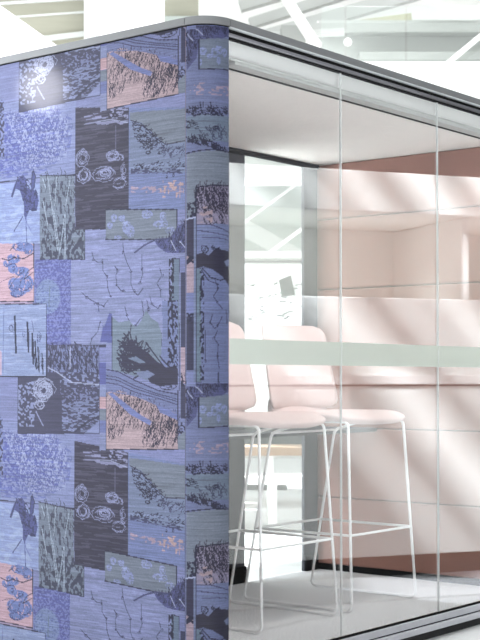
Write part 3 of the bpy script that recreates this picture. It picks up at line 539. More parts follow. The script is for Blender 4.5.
# ------------------------------------------------------------------ the printed fabric: a repeat of 1.168 m
T = 1.168; RES = .0025
class Print:
    def __init__(self, s0, s1, base, seed):
        self.s0 = s0; self.w = int((s1-s0)/RES)+1; self.h = int(round(T/RES)); self.rng = np.random.default_rng(seed)
        self.c = np.zeros((self.h, self.w, 3)); self.c[:] = base
    def ix(self, s): return (s-self.s0)/RES
    def put(self, r0, c0, mask, col):
        rr, cc = np.nonzero(mask); rr = (rr+r0) % self.h; cc = cc+c0
        ok = (cc >= 0) & (cc < self.w); self.c[rr[ok], cc[ok]] = col
    def inside(self, pts):
        P = np.array([(self.ix(s), z/RES) for s, z in pts])
        c0, r0 = np.floor(P.min(0)).astype(int)-1; c1, r1 = np.ceil(P.max(0)).astype(int)+1
        c0 = max(c0, -40); c1 = min(c1, self.w+40)
        if c1 <= c0: return 0, 0, np.zeros((1, 1), bool)
        X, Y = np.meshgrid(np.arange(c0, c1)+.5, np.arange(r0, r1)+.5); m = np.zeros(X.shape, bool)
        for i in range(len(P)):
            x0, y0 = P[i-1]; x1, y1 = P[i]
            if y0 == y1: continue
            m ^= ((Y < y0) != (Y < y1)) & (X < (x1-x0)*(Y-y0)/(y1-y0)+x0)
        return r0, c0, m
    def poly(self, pts, col):
        r0, c0, m = self.inside(pts); self.put(r0, c0, m, col)
    def stroke(self, pts, w, col):
        hw = max(w/RES/2, .42)
        for (a, b) in zip(pts[:-1], pts[1:]):
            ax, ay, bx_, by = self.ix(a[0]), a[1]/RES, self.ix(b[0]), b[1]/RES
            c0, c1 = int(min(ax, bx_)-hw-1), int(max(ax, bx_)+hw+2); r0, r1 = int(min(ay, by)-hw-1), int(max(ay, by)+hw+2)
            X, Y = np.meshgrid(np.arange(c0, c1)+.5, np.arange(r0, r1)+.5)
            dx, dy = bx_-ax, by-ay; L = dx*dx+dy*dy+1e-9
            t = np.clip(((X-ax)*dx+(Y-ay)*dy)/L, 0, 1)
            self.put(r0, c0, (X-ax-t*dx)**2+(Y-ay-t*dy)**2 <= hw*hw, col)
    def grass(self, pts, n, L, a0, a1, w, col):
        r0, c0, m = self.inside(pts); rr, cc = np.nonzero(m)
        if not len(rr): return
        for k in self.rng.integers(0, len(rr), n):
            s = (cc[k]+c0)*RES+self.s0; z = (rr[k]+r0)*RES
            a = math.radians(self.rng.uniform(a0, a1)); l = L*self.rng.uniform(.5, 1.2)
            q = [(s, z), (s-l*.55*math.cos(a), z+l*.55*math.sin(a)), (s-l*math.cos(a+.35), z+l*math.sin(a+.35)*.95)]
            self.stroke(q, w, col)
    def speck(self, pts, thr, sx, sz, col):
        r0, c0, m = self.inside(pts); h, w = m.shape
        fx, fz = max(sx/RES, .8), max(sz/RES, .8)
        g = self.rng.random((int(h/fz)+3, int(w/fx)+3))
        Y = np.arange(h)/fz; X = np.arange(w)/fx; yi = Y.astype(int); xi = X.astype(int); ty = (Y-yi)[:, None]; tx = (X-xi)[None]
        v = (g[yi][:, xi]*(1-ty)*(1-tx)+g[yi+1][:, xi]*ty*(1-tx)+g[yi][:, xi+1]*(1-ty)*tx+g[yi+1][:, xi+1]*ty*tx)
        self.put(r0, c0, m & (v > thr), col)
    def scrib(self, c, rx, rz, n, w, col):
        for k in range(n):
            f = self.rng.uniform(.25, 1); a = self.rng.uniform(0, 2*PI); sp = self.rng.uniform(1.2, 3.5); q = []
            for i in range(9):
                t = a+sp*i/8; j = self.rng.uniform(.88, 1.12)
                q.append((c[0]+rx*f*j*math.cos(t), c[1]+rz*f*j*math.sin(t)))
            self.stroke(q, w, col)
    def run(self, ops):
        for o in ops: getattr(self, o[0])(*o[1:])
        h, w = self.h, self.w                                       # woven slub: short horizontal yarn variation
        g = self.rng.normal(0, 1, (h, w+24)); k = np.cumsum(g, 1); g = (k[:, 24:]-k[:, :-24])/math.sqrt(24)
        row = self.rng.normal(0, 1, (h, 1))
        f = 1+.045*g[:, :w]+.035*row+.03*self.rng.normal(0, 1, (h, w))
        self.c = np.clip(self.c*f[:, :, None], 0, 255)
    def sample(self, s, z):
        return self.c[(z/RES).astype(int) % self.h, np.clip(((s-self.s0)/RES).astype(int), 0, self.w-1)]

def fabric_material():
    m = bpy.data.materials.new('jacquard_print_fabric'); m.use_nodes = True; nt = m.node_tree; b = nt.nodes['Principled BSDF']
    a = nt.nodes.new('ShaderNodeAttribute'); a.attribute_name = 'print_colour'
    tc = nt.nodes.new('ShaderNodeTexCoord'); mp = nt.nodes.new('ShaderNodeMapping'); mp.inputs['Scale'].default_value = (1, 1, 14)
    n = nt.nodes.new('ShaderNodeTexNoise'); n.inputs['Scale'].default_value = 60; n.inputs['Detail'].default_value = 3
    bp = nt.nodes.new('ShaderNodeBump'); bp.inputs['Strength'].default_value = .25; bp.inputs['Distance'].default_value = .002
    nt.links.new(tc.outputs['Object'], mp.inputs['Vector']); nt.links.new(mp.outputs['Vector'], n.inputs['Vector'])
    nt.links.new(n.outputs['Fac'], bp.inputs['Height']); nt.links.new(bp.outputs['Normal'], b.inputs['Normal'])
    nt.links.new(a.outputs['Color'], b.inputs['Base Color']); b.inputs['Roughness'].default_value = .5
    b.inputs['Specular IOR Level'].default_value = .2
    return m
FABRIC = fabric_material()

def fabric_sheet(name, parent, paths, svals, zs, pr, back):
    """grid of printed cloth over a path (x, y per column), closed by a plain back face along `back`"""
    nc, nr = len(paths), len(zs)
    co = np.zeros((nr, nc, 3)); co[:, :, 0] = paths[:, 0]; co[:, :, 1] = paths[:, 1]; co[:, :, 2] = zs[:, None]
    S = np.broadcast_to(svals[None], (nr, nc)); Z = np.broadcast_to(zs[:, None], (nr, nc))
    srgb = pr.sample(S.ravel(), Z.ravel())/255.0
    li = np.where(srgb <= .04045, srgb/12.92, ((srgb+.055)/1.055)**2.4)*FAB_GAIN
    v = co.reshape(-1, 3); i = np.arange(nr*nc).reshape(nr, nc)
    quads = np.stack([i[:-1, :-1], i[1:, :-1], i[1:, 1:], i[:-1, 1:]], -1).reshape(-1, 4)
    # back wall of the panel: coarse loop of columns at bottom and top
    nb = len(back); vb = []
    for z in (zs[0], zs[-1]): vb += [(x, y, z) for x, y in back]
    base = len(v); v = np.vstack([v, np.array(vb)]); ex = []
    for k in range(nb-1): ex.append((base+k, base+k+1, base+nb+k+1, base+nb+k))
    ex.append((i[0, 0], base, base+nb, i[-1, 0])); ex.append((i[0, -1], i[-1, -1], base+2*nb-1, base+nb-1))
    tot = np.vstack([quads, np.array(ex)])
    me = bpy.data.meshes.new(name); me.vertices.add(len(v)); me.vertices.foreach_set('co', v.ravel())
    me.loops.add(tot.size); me.loops.foreach_set('vertex_index', tot.ravel().astype(np.int32))
    me.polygons.add(len(tot)); me.polygons.foreach_set('loop_start', (np.arange(len(tot))*4).astype(np.int32))
    me.update(calc_edges=True)
    col = np.ones((len(v), 4)); col[:len(li), :3] = li; col[len(li):, :3] = (.3, .32, .5)
    at = me.color_attributes.new('print_colour', 'FLOAT_COLOR', 'POINT'); at.data.foreach_set('color', col.ravel())
    me.validate()
    me.materials.append(FABRIC); o = bpy.data.objects.new(name, me); C.objects.link(o); o.parent = parent; o.location = -world_loc(parent)
    return o

# ------------------------------------------------------------------ meeting pod (glass front along x, printed end along y)
HF = -.108                                                          # hall floor level; pod carpet is z = 0
UE, VB, ZC = 2.13, 1.10, 1.985
VL = 1.16                                                           # back face
pod = thing('meeting_pod', 'large freestanding meeting pod with blue patchwork print fabric end and clear glass front', 'meeting pod', (1.1, .58, HF))
face = Print(.085, 1.17, (141, 147, 194), 7); face.run(FACE)
strip = Print(-.01, .17, (126, 134, 176), 11); strip.run(STRIP)
zs = np.arange(-.05, 2.0885, RES)
ys = np.arange(.1015, VL, RES)
fabric_sheet('fabric_panel', pod, np.stack([np.zeros_like(ys), ys], 1), ys, zs, face, [(.05, .1015), (.05, VL-.002)])
aa = np.linspace(0, .1*PI/2, 64); th = aa/.1
fabric_sheet('corner_panel', pod, np.stack([.1-.1*np.cos(th), .0995-.1*np.sin(th)], 1), aa, zs, strip, [(.05, .0995), (.055, .075), (.075, .055), (.1, .05)])
obj('seam_piping', bx((.0015, .0992, -.05), (.05, .1018, 2.088)), M['shelf'], pod)
obj('wall_lining', bx((.052, .11, 0), (.085, VB, ZC)), M['upholstery'], pod)

def arc(cx, cy, r, a0, a1, n=14): return [(cx+r*math.cos(a0+(a1-a0)*k/n), cy+r*math.sin(a0+(a1-a0)*k/n)) for k in range(n+1)]
def rim(u_off, inner, z0, z1, name, m, part):
    """strip following the pod outline: 'side', 'corner' or 'front'"""
    bm = bmesh.new(); o = u_off
    if part == 'side': prism(bm, [(-o, .103), (-o, VL), (-o+inner, VL), (-o+inner, .103)], z0, z1)
    if part == 'corner': prism(bm, arc(.1, .1, .1+o, PI, 1.5*PI)+arc(.1, .1, .1+o-inner, 1.5*PI, PI), z0, z1)
    if part == 'front': prism(bm, [(.103, -o), (UE+.06, -o), (UE+.06, -o+inner), (.103, -o+inner)], z0, z1)
    return obj(name, bm, m, pod)
for part in ('side', 'corner', 'front'):
    rim(.006, .05, 2.092, 2.117, 'roof_trim', M['alu'], part)
obj('trim_joint', bx((-.004, .0995, 2.0925), (.04, .1035, 2.1165)), M['shelf'], pod)
obj('trim_joint', bx((.0995, -.004, 2.0925), (.1035, .04, 2.1165)), M['shelf'], pod)
rim(.0, .04, 2.0886, 2.0915, 'shadow_gap', M['black'], 'side'); rim(.0, .04, 2.0886, 2.0915, 'shadow_gap', M['black'], 'corner')
rim(.005, .03, 2.0885, 2.0918, 'trim_lip', M['bright'], 'front')
rim(-.012, .03, 2.072, 2.0884, 'shadow_gap', M['black'], 'front')
bm = bmesh.new()
for k in range(1): tube(bm, [(.102, .006, 2.0655), (UE+.06, .006, 2.0655)], .0085, 16)
obj('head_rail', bm, M['rail'], pod, True)
obj('head_gasket', bx((.102, -.002, 2.0505), (UE+.06, .012, 2.0565)), M['black'], pod)
bm = bmesh.new(); prism(bm, [(.03, .1)]+arc(.1, .1, .07, PI, 1.5*PI)+[(UE+.05, .03), (UE+.05, VL-.01), (.03, VL-.01)], 2.0, 2.10)
obj('roof', bm, M['white'], pod)

# glass front: three panes, clear joint profiles, frosted band
joints = [.1015, .7486, 1.4346, UE+.055]
for k in range(3):
    g = obj('glass_pane', bx((joints[k]+.0025, 0, .001), (joints[k+1]-.0025, .006, 2.052)), M['pane'], pod)
    obj('frosted_band', bx((joints[k]+.0025, -.0012, .981), (joints[k+1]-.0025, -.0004, 1.066)), M['frost'], g)
for k in (1, 2): obj('joint_profile', bx((joints[k]-.0018, -.001, .001), (joints[k]+.0018, .007, 2.052)), M['seal'], pod)

# bottom rail, floor
obj('rail_gasket', bx((.1, -.004, -.008), (UE+.06, .0, .001)), M['black'], pod)
obj('bottom_rail', bx((.1, -.008, -.036), (UE+.06, .05, -.0082), .003), M['alu_light'], pod)
obj('rail_groove', bx((.1, -.004, -.0405), (UE+.06, .05, -.0362)), M['black'], pod)
obj('bottom_rail', bx((.1, -.012, -.066), (UE+.06, .05, -.0407), .003), M['alu_light'], pod)
obj('plinth', bx((.12, .03, HF), (UE+.03, VL-.03, -.0665)), M['gap'], pod)
obj('carpet', bx((.052, .0065, -.03), (UE+.05, VB+.0, 0)), M['carpet'], pod)

# overhead lining of the pod
obj('ceiling_panel', bx((.052, .105, ZC), (UE+.03, VL-.02, ZC+.012)), M['felt'], pod)
obj('ceiling_groove', bx((.052, .0905, ZC+.001), (UE+.03, .1045, ZC+.012)), M['black'], pod)
obj('ceiling_border', bx((.052, .012, ZC+.003), (UE+.03, .090, ZC+.012)), M['border'], pod)
obj('ceiling_rail', bx((.085, VB-.02, ZC-.022), (UE-.002, VB-.001, ZC-.001)), M['black'], pod)

# unseen fill lamp added behind the head rail to brighten the pod interior
lp = obj('lamp_profile', bx((.15, .014, 1.978), (UE-.05, .044, ZC+.0025)), M['border'], pod)
ll = bpy.data.lights.new('linear_lamp', 'AREA'); ll.shape = 'RECTANGLE'; ll.size = 1.9; ll.size_y = .024; ll.energy = LAMP_W; ll.spread = math.radians(95); ll.color = (1, .99, .98)
lo = bpy.data.objects.new('linear_lamp', ll); C.objects.link(lo); lo.parent = pod; lo.location = Vector((1.12, .03, 1.976))-world_loc(pod); lo.rotation_euler = (math.radians(30), 0, 0)

# back wall with the glass door
D0, D1, DZ = 1.566, 2.026, 1.966
obj('back_panel', bx((.052, VB, 0), (D0-.002, VB+.016, ZC)), M['charcoal'], pod)
obj('back_panel', bx((D1+.002, VB, 0), (UE+.0245, VB+.016, ZC)), M['charcoal'], pod)
obj('door_header', bx((D0, VB, DZ+.002), (D1, VB+.016, ZC)), M['alu_light'], pod)
obj('glass_door', bx((D0, VB+.004, .004), (D1, VB+.012, DZ)), M['door'], pod)
obj('skirting', bx((.085, VB-.012, .001), (D0-.002, VB-.0005, .075)), M['black'], pod)
obj('skirting', bx((D1+.002, VB-.012, .001), (UE-.002, VB-.0005, .075)), M['black'], pod)
obj('back_shelf', bx((.09, .745, .682), (UE-.003, VB-.001, .70), .003), M['shelf'], pod)

# upholstered end wall, six cushions one above the other
obj('end_panel', bx((UE+.03, .01, 0), (UE+.075, VL, 2.09)), M['white'], pod)
edges = [.03, .355, .695, 1.035, 1.37, 1.715, ZC]
for z0, z1 in zip(edges[:-1], edges[1:]):
    obj('upholstered_cushion', bx((UE, .015, z0+.002), (UE+.025, VB-.002, z1-.002), .008, 3), M['upholstery'], pod, False)
obj('backing_board', bx((UE+.0255, .012, .001), (UE+.0295, VB-.001, ZC-.001)), M['black'], pod)
obj('skirting', bx((UE+.008, .015, .001), (UE+.025, VB-.002, .03)), M['black'], pod)

# ------------------------------------------------------------------ bar stools
def make_stool(cx, label):
    s = thing('bar_stool', label, 'bar stool', (cx, .52, 0), 'pink bar stools inside the glass pod')
    # seat cushion: rounded plan, domed top, tucked edge
    bm = bmesh.new(); rows = []; NU = 48
    prof = [(.78, .0), (.90, .005), (.97, .015), (1.0, .027), (.985, .035), (.93, .042), (.8, .047), (.55, .050), (.25, .051)]
    def pt(t, k, dz):
        a = 2*PI*t/NU; e = 2/3.4
        x = math.copysign(abs(math.cos(a))**e, math.cos(a)); y = math.copysign(abs(math.sin(a))**e, math.sin(a))
        w = .264+.006*(-y)
        X, Y = cx+w*k*x, .475+.235*k*y
        z = .753+dz*.9+.012*(x*k)**2*.6-.016*max(0, -(y*k)-.55)/.45
        return (X, Y, z)
    for k, dz in prof: rows.append([bm.verts.new(pt(t, k, dz)) for t in range(NU)])
    for A, B in zip(rows[:-1], rows[1:]):
        for t in range(NU): bm.faces.new((A[t], A[(t+1) % NU], B[(t+1) % NU], B[t]))
    bm.faces.new(rows[0][::-1]); bm.faces.new(rows[-1])
    obj('seat', bm, M['pad'], s, True)
    # backrest: curved upholstered shell, leaning back, rounded corners
    def shell(z0, z1, hw0, hw1, thick, zfn):
        bm = bmesh.new(); NX, NZ = 28, 26; F = []; B = []
        for j in range(NZ+1):
            f = j/NZ; ra = []; rb = []
            z = z0+(z1-z0)*f
            # rounded corners: width shrinks near top and bottom
            e = min((z-z0), (z1-z)); rc = .05
            cut = rc-math.sqrt(max(0, rc*rc-(rc-min(e, rc))**2))
            hw = hw0+(hw1-hw0)*f-cut
            for i in range(NX+1):
                x = -1+2*i/NX; X = cx+hw*x; rim_ = max(abs(x)**6, abs(2*f-1)**10)
                y = zfn(f)-.07*(x*hw/.24)**2
                th = thick*(1-.75*rim_)
                ra.append(bm.verts.new((X, y-th/2, z))); rb.append(bm.verts.new((X, y+th/2, z)))
            F.append(ra); B.append(rb)
        for j in range(NZ):
            for i in range(NX):
                bm.faces.new((F[j][i], F[j][i+1], F[j+1][i+1], F[j+1][i])); bm.faces.new((B[j][i], B[j+1][i], B[j+1][i+1], B[j][i+1]))
            bm.faces.new((F[j][0], F[j+1][0], B[j+1][0], B[j][0])); bm.faces.new((F[j][NX], B[j][NX], B[j+1][NX], F[j+1][NX]))
        for i in range(NX):
            bm.faces.new((F[0][i], B[0][i], B[0][i+1], F[0][i+1])); bm.faces.new((F[NZ][i], F[NZ][i+1], B[NZ][i+1], B[NZ][i]))
        return bm
    obj('backrest', shell(.806, 1.168, .245, .224, .032, lambda f: .715+.06*f), M['pad'], s, True)
    # the curved neck that joins seat and back
    bm = bmesh.new(); NX = 20; prev = None
    for f in range(9):
        a = f/8*PI/2; y = .655+.075*math.sin(a); z = .772+.075*(1-math.cos(a))
        row = []
        for side in (0, 1):
            for i in range(NX+1):
                x = -1+2*(i if side == 0 else NX-i)/NX; d = .012*(1 if side else -1)
                row.append(bm.verts.new((cx+(.205-.01*f/8)*x, y-.045*x*x*(f/8)+d*math.cos(a)*0-d*math.sin(a)*1, z+d*math.cos(a))))
        if prev:
            n = len(row)
            for i in range(n): bm.faces.new((prev[i], prev[(i+1) % n], row[(i+1) % n], row[i]))
        else: bm.faces.new(row[::-1])
        prev = row
    bm.faces.new(prev)
    obj('neck', bm, M['pad'], s, True)
    # two bent sled legs, crossbars, footrest ring
    R = .0060; bh, tf, tb = .242, .207, .230
    for q in (-1, 1):
        pts = fillet([(cx+q*(tf+.014), .475, .757), (cx+q*tf, .285, .760), (cx+q*bh, .245, .0075), (cx+q*bh, .795, .0075), (cx+q*tb, .655, .708), (cx+q*(tf+.014), .475, .757)], .028)
        bm = bmesh.new(); tube(bm, pts, R, 10); leg = obj('sled_leg', bm, M['wire'], s, True)
        for yy in (.30, .74):
            obj('foot_glide', bx((cx+q*bh-.009, yy-.025, .0003), (cx+q*bh+.009, yy+.025, .006), .002), M['wire'], leg)
    bm = bmesh.new(); tube(bm, [(cx-tb, .654, .706), (cx+tb, .654, .706)], R*.85, 8); obj('crossbar', bm, M['wire'], s, True)
    zf = .306; k = zf/.735; hw = bh+(tf-bh)*k; hb_ = bh+(tb-bh)*k
    yf = .245+.04*k; yb = .795-.14*k
    bm = bmesh.new(); tube(bm, fillet([(cx-hb_, yb, zf), (cx-hw, yf-.002, zf), (cx+hw, yf-.002, zf), (cx+hb_, yb, zf)], .02), R*.9, 8); obj('footrest', bm, M['wire'], s, True)
    bm = bmesh.new(); tube(bm, [(cx-hb_, yb, zf), (cx+hb_, yb, zf)], R*.9, 8); obj('crossbar', bm, M['wire'], s, True)
    return s
make_stool(.833, 'pale pink bar stool nearest the printed fabric end, partly hidden by the fabric corner')
make_stool(1.416, 'pale pink bar stool further along the glass, its whole white wire frame in view')

# ------------------------------------------------------------------ white booth across the aisle (seen mirrored in the glass)
Wd = Vector((.8635, .5043, 0)); Wn = Vector((-.5043, .8635, 0)); Wo = Vector((2.7311, -1.0100, 0))
def BW(w, depth, z): return Wo+Wd*w-Wn*depth+Vector((0, 0, z))
def bmap(co): return BW(co.x, co.y, co.z)
booth = thing('lounge_booth', 'white high-backed lounge booth across the aisle, mirrored in the pod glass', 'booth', BW(-.4, .45, HF))
def bp(name, lo, hi, m, bev=.006): return obj(name, bx(lo, hi, bev, 2, bmap), m, booth)
W0, W1 = -1.7, 1.1
bp('front_panel', (W0, 0, .012), (W1, .05, 1.355), M['booth'])
bp('valance', (W0, 0, 1.80), (W1, .05, 2.013), M['booth'])
bp('plinth', (W0+.02, .02, HF), (W1-.02, .9, .011), M['gap'], .002)
bp('lining', (W0, .86, .012), (W1, .92, 2.013), M['booth'])
bp('soffit', (W0+.041, .051, 1.80), (W1-.041, .859, 1.84), M['booth'])
bp('bench_seat', (W0+.041, .051, .40), (W1-.041, .859, .48), M['booth'])
bp('side_panel', (W0, .051, .012), (W0+.04, .859, 2.013), M['booth'])
bp('partition', (.42, .051, .481), (.46, .859, 1.799), M['booth'])
bp('side_panel', (W1-.04, .051, .012), (W1, .859, 2.013), M['booth'])
bp('ledge_gap', (W0+.05, -.006, .893), (W1-.05, -.001, .9035), M['rug_edge'], .001)  # dark strip painting the shadow line below the ledge
bp('ledge', (W0+.05, -.014, .904), (W1-.05, -.001, .952), M['white'], .002)
bl = bpy.data.lights.new('booth_uplight', 'AREA'); bl.shape = 'RECTANGLE'; bl.size = 2.6; bl.size_y = .3; bl.energy = BOOTH_W; bl.color = (1, .99, .97)  # fill lamp added inside the booth to lift its mirrored recess
lo_ = bpy.data.objects.new('booth_uplight', bl); C.objects.link(lo_); lo_.parent = booth; lo_.location = BW(-.3, .35, 1.25)-world_loc(booth); lo_.rotation_euler = (PI, 0, math.atan2(.5043, .8635))

# added sheet dimming the mirrored aisle floor, with a darker strip towards the pod
rug = thing('rug', 'grey rug with a charcoal border in the aisle at the foot of the white booth', 'rug', BW(-.2, -.4, HF))
obj('rug_field', bx((W0-.3, -.70, HF+.0005), (W1+.2, -.02, HF+.022), 0, 2, bmap), M['rug'], rug)
bm = bmesh.new(); q0, q1 = BW(-1.7, -.702, 0), BW(.62, -.702, 0)
prism(bm, [(q0.x, q0.y), (q1.x, q1.y), (2.45, -.2), (q0.x-.2, -.2)], HF+.0005, HF+.012); obj('rug_border', bm, M['rug_edge'], rug)

# ------------------------------------------------------------------ sun and roof rafters whose shade falls across the booth
Sd = Vector((.05, .53, .847)).normalized()
sl = bpy.data.lights.new('sun', 'SUN'); sl.energy = SUN; sl.angle = math.radians(1.2); sl.color = (.93, .965, 1)
so = bpy.data.objects.new('sun', sl); C.objects.link(so); so.location = (2, 6, 9); so.rotation_euler = Sd.to_track_quat('Z', 'Y').to_euler()
ZR = 5.2
def lift(P): return P+Sd*((ZR-P.z)/Sd.z)
k = 0
for w5, wid in ((-1.30, .62), (-.64, .28), (-.30, .12), (.07, .14), (.62, .13), (.92, .06), (1.26, .10), (1.70, .09), (2.1, .10)):  # first two added extra wide to darken the booth's mirrored left
    a = BW(w5-1.5/1.08, 0, 2.0); b = BW(w5+.5/1.08, 0, 0.0)
    A, B = lift(a), lift(b); d = (B-A); L = d.length; d.normalize(); n = Vector((-d.y, d.x, 0))
    # on-wall width scales by how the rafter projects along the sun
    wl = abs(n.dot(Wd)) or 1
    ww = wid*.62
    mid = (A+B)/2; bm = bmesh.new()
    box(bm, (-L*.72, -ww/2, 0), (L*.72, ww/2, .06), .004, 1, lambda c: mid+d*c.x+n*c.y+Vector((0, 0, c.z)))
    struct(obj('trim_%d' % (k+1), bm, M['hall_grey'])); k += 1

# ------------------------------------------------------------------ the hall
fw = Vector((.7797, .6262, 0)); rt = Vector((.6262, -.7797, 0)); cam = Vector((-3.3853, -2.8468, .935))
def H(x, d, z): return cam*1+rt*x+fw*d+Vector((0, 0, z-cam.z))
def hmap(co): return H(co.x, co.y, co.z)
def hb(x0, x1, d0, d1, z0, z1, bev=0.0): return bx((x0, d0, z0), (x1, d1, z1), bev, 2, hmap)
def hx(px, d): return (px-240)/1376*d
def hz(py, d): return .935+(378.3-py)/1376*d
struct(obj('floor', hb(-14, 16, -6, 24, HF-.2, HF), M['hall_floor']))
struct(obj('wall_back', hb(-14, 16, 18, 18.3, HF, 9), M['hall_wall']))
def hall(name, label, cat, bm, m, group=None): return tag(obj(name, bm, m), label, cat, group)
def bar(bm, a, b, w, t):
    """straight bar between two points in the hall frame (x, d, z), w tall, t thick"""
    A, B = H(*a), H(*b); d = (B-A); L = d.length; d.normalize(); s = d.cross(Vector((0, 0, 1))).normalized(); u = s.cross(d)
    box(bm, (-L/2, -t/2, -w/2), (L/2, t/2, w/2), 0, 1, lambda c: (A+B)/2+d*c.x+s*c.y+u*c.z)
def P(px, py, d): return (hx(px, d), d, hz(py, d))
def hp(px0, px1, py0, py1, d, t=.1): return hb(hx(px0, d), hx(px1, d), d, d+t, hz(py1, d), hz(py0, d))
# unseen wall beyond the booth, coloured dark for the shade mirrored above it
R0 = Wo-Wn*2.6
struct(obj('wall_right', bx((-9, 0, HF), (7, .2, 5.0), 0, 2, lambda c: R0+Wd*c.x-Wn*c.y+Vector((0, 0, c.z))), M['curtain']))
struct(obj('ceiling', bx((-9, 3.15, ZR), (11, 5.2, ZR+.2)), M['hall_white']))  # strip added out of view, stops sun falling through the pod door
# window with pale olive blind, upper left
t = obj('window_1', hp(-200, 83, -120, 190, 15.2), M['olive']); struct(t)
bm = bmesh.new()
for px in (24, 65, -30, -90): bar(bm, P(px, -120, 15.1), P(px, 190, 15.1), .012, .012)
obj('window_frame', bm, M['hall_white'], t)
bm = bmesh.new()
for (x0, y0, x1, y1, w) in ((-200, 14, 83, -4, .03), (-200, 30, 83, 10, .02), (-60, 50, 83, 32, .06), (-200, 64, 83, 46, .03), (-120, -12, 83, -22, .04)): bar(bm, P(x0, y0, 15.12), P(x1, y1, 15.12), w, .02)
obj('blind_slat', bm, M['hall_grey2'], t)
struct(obj('trim_20', hp(83, 97, -200, 300, 14.8, .3), M['hall_grey2']))
hall('column', 'broad white column rising behind the roof of the pod', 'column', hb(hx(97, 13), hx(160, 13), 13, 13.7, HF, 7), M['hall_white'])
t = obj('window_2', hp(162, 198, -200, 14, 15.4), M['olive']); struct(t)
obj('window_sill', hp(160, 199, 14, 22, 15.2, .25), M['sage'], t)
# stair, its white side rising to the left
st = thing('staircase', 'white staircase with a solid side, rising at the far left', 'staircase', H(hx(-30, 11), 11.4, HF))
bm = bmesh.new(); prism_pts = [P(-260, -180, 11), P(62, 48, 11), P(150, 110, 11), P(150, 190, 11), P(-260, -60, 11)]
a_ = [bm.verts.new(H(*q)) for q in prism_pts]; b_ = [bm.verts.new(H(q[0], q[1]+.08, q[2])) for q in prism_pts]
bm.faces.new(a_); bm.faces.new(b_[::-1])
for i in range(5): bm.faces.new((a_[i], b_[i], b_[(i+1) % 5], a_[(i+1) % 5]))
obj('side_panel', bm, M['white'], st)
bm = bmesh.new()
for i in range(14):
    q = P(150-30*i, 180-21*i, 11); box(bm, (q[0]-.13, 11.085, q[2]-.02), (q[0]+.13, 12.2, q[2]+.02), 0, 1, hmap)
obj('tread', bm, M['hall_grey'], st)
# gallery to the right: slab, glass balustrade, steel behind
gal = thing('gallery', 'white upper gallery with a glass balustrade beyond the pod roof', 'gallery', H(hx(500, 13), 13.5, hz(140, 13)))
obj('slab', hb(hx(318, 13), hx(800, 13), 13, 15, hz(140, 13), hz(60, 13)), M['white'], gal)
for a, b in ((322, 345), (347.5, 406), (408, 520), (522, 640)):
    obj('balustrade_pane', hp(a, b, 4, 60, 13.02, .02), M['door'], gal)
bm = bmesh.new(); bar(bm, P(346.3, -60, 13.0), P(346.3, 60, 13.0), .018, .03); obj('post', bm, M['hall_white'], gal)
bm = bmesh.new(); bar(bm, P(407, -60, 13.0), P(407, 60, 13.0), .008, .03); obj('post', bm, M['hall_white'], gal)
obj('back_wall', hp(318, 800, 18, 62, 15.05, .1), M['hall_grey2'], gal)
obj('rear_beam', hp(300, 800, 21, 30, 14.8, .2), M['hall_grey'], gal)
obj('rear_beam', hp(360, 800, 50, 58, 14.7, .2), M['hall_grey'], gal)
bm = bmesh.new(); bar(bm, P(446, 64, 12.6), P(500, 19, 12.6), .045, .04); hall('handrail', 'white sloping handrail in front of the gallery at the right', 'handrail', bm, M['white'])
q = P(348.5, 40, 12.9); bm = bmesh.new(); bmesh.ops.create_uvsphere(bm, u_segments=20, v_segments=12, radius=.038); 
for v_ in bm.verts: v_.co = v_.co+H(*q)
hall('globe_lamp', 'small round white lamp fixed to the gallery post', 'lamp', bm, M['lens'])
# roof steel above the gallery
k = 30
for (x0, y0, x1, y1, d, w, m) in ((250, 40, 700, -92, 17, .16, 'hall_grey'), (250, 22, 700, -120, 17.2, .12, 'hall_grey'), (240, 4, 700, -130, 17.4, .14, 'hall_grey'), (352, 25, 412, 17, 15.5, .10, 'olive2'), (285, -6, 318, 46, 14, .09, 'hall_wall'), (230, 36, 345, 30, 14.5, .05, 'hall_grey2')):
    bm = bmesh.new(); bar(bm, P(x0, y0, d), P(x1, y1, d), w, .15); struct(obj('trim_%d' % k, bm, M[m])); k += 1
bm = bmesh.new(); a_ = hx(281, 14.3)
hall('loudspeaker', 'grey box unit mounted on the steel beyond the pod roof', 'equipment box', hp(281, 306, 23, 45, 14.3, .4), M['hall_mid'])

# ---- what shows through the glass door
struct(obj('window_3', hp(205, 330, 183, 252, 14.0), M['sage']))
struct(obj('trim_40', hp(195, 340, 176, 184, 13.9), M['white']))
bm = bmesh.new(); bar(bm, P(225, 236, 12.5), P(322, 165, 12.5), .022, .03); hall('stair_rail', 'white sloping stair rail seen high through the glass door', 'stair rail', bm, M['hall_wall'])
bm = bmesh.new(); bar(bm, P(240, 225, 13.2), P(330, 275, 13.2), .16, .05); hall('brace', 'pale grey sloping brace behind the stair rail seen through the door', 'brace', bm, M['hall_grey2'])
bm = bmesh.new(); bar(bm, P(262, 258, 12.4), P(330, 208, 12.4), .03, .04); hall('stair_rail', 'lower white sloping rail crossing the brace seen through the door', 'stair rail', bm, M['white'])
struct(obj('trim_41', hp(190, 350, 251, 258, 12.3, .3), M['white']))
struct(obj('trim_42', hp(190, 350, 260, 262.5, 12.35, .1), M['hall_mid']))
wb = thing('whiteboard', 'large white board with grey sketches hung behind the glass door', 'whiteboard', H(hx(265, 12), 12.1, hz(420, 12)))
obj('board', hp(200, 335, 264, 420, 12.1, .04), M['board'], wb)
rng = random.Random(5)
for i in range(46):
    x = rng.uniform(238, 300); y = rng.uniform(284, 326); a = rng.uniform(-.6, .3); l = rng.uniform(3, 8)
    bm = bmesh.new(); bar(bm, P(x, y, 12.09), P(x+l*math.cos(a), y+l*math.sin(a), 12.09), rng.uniform(.005, .012), .006); obj('sketch_line', bm, M['sketch'], wb)
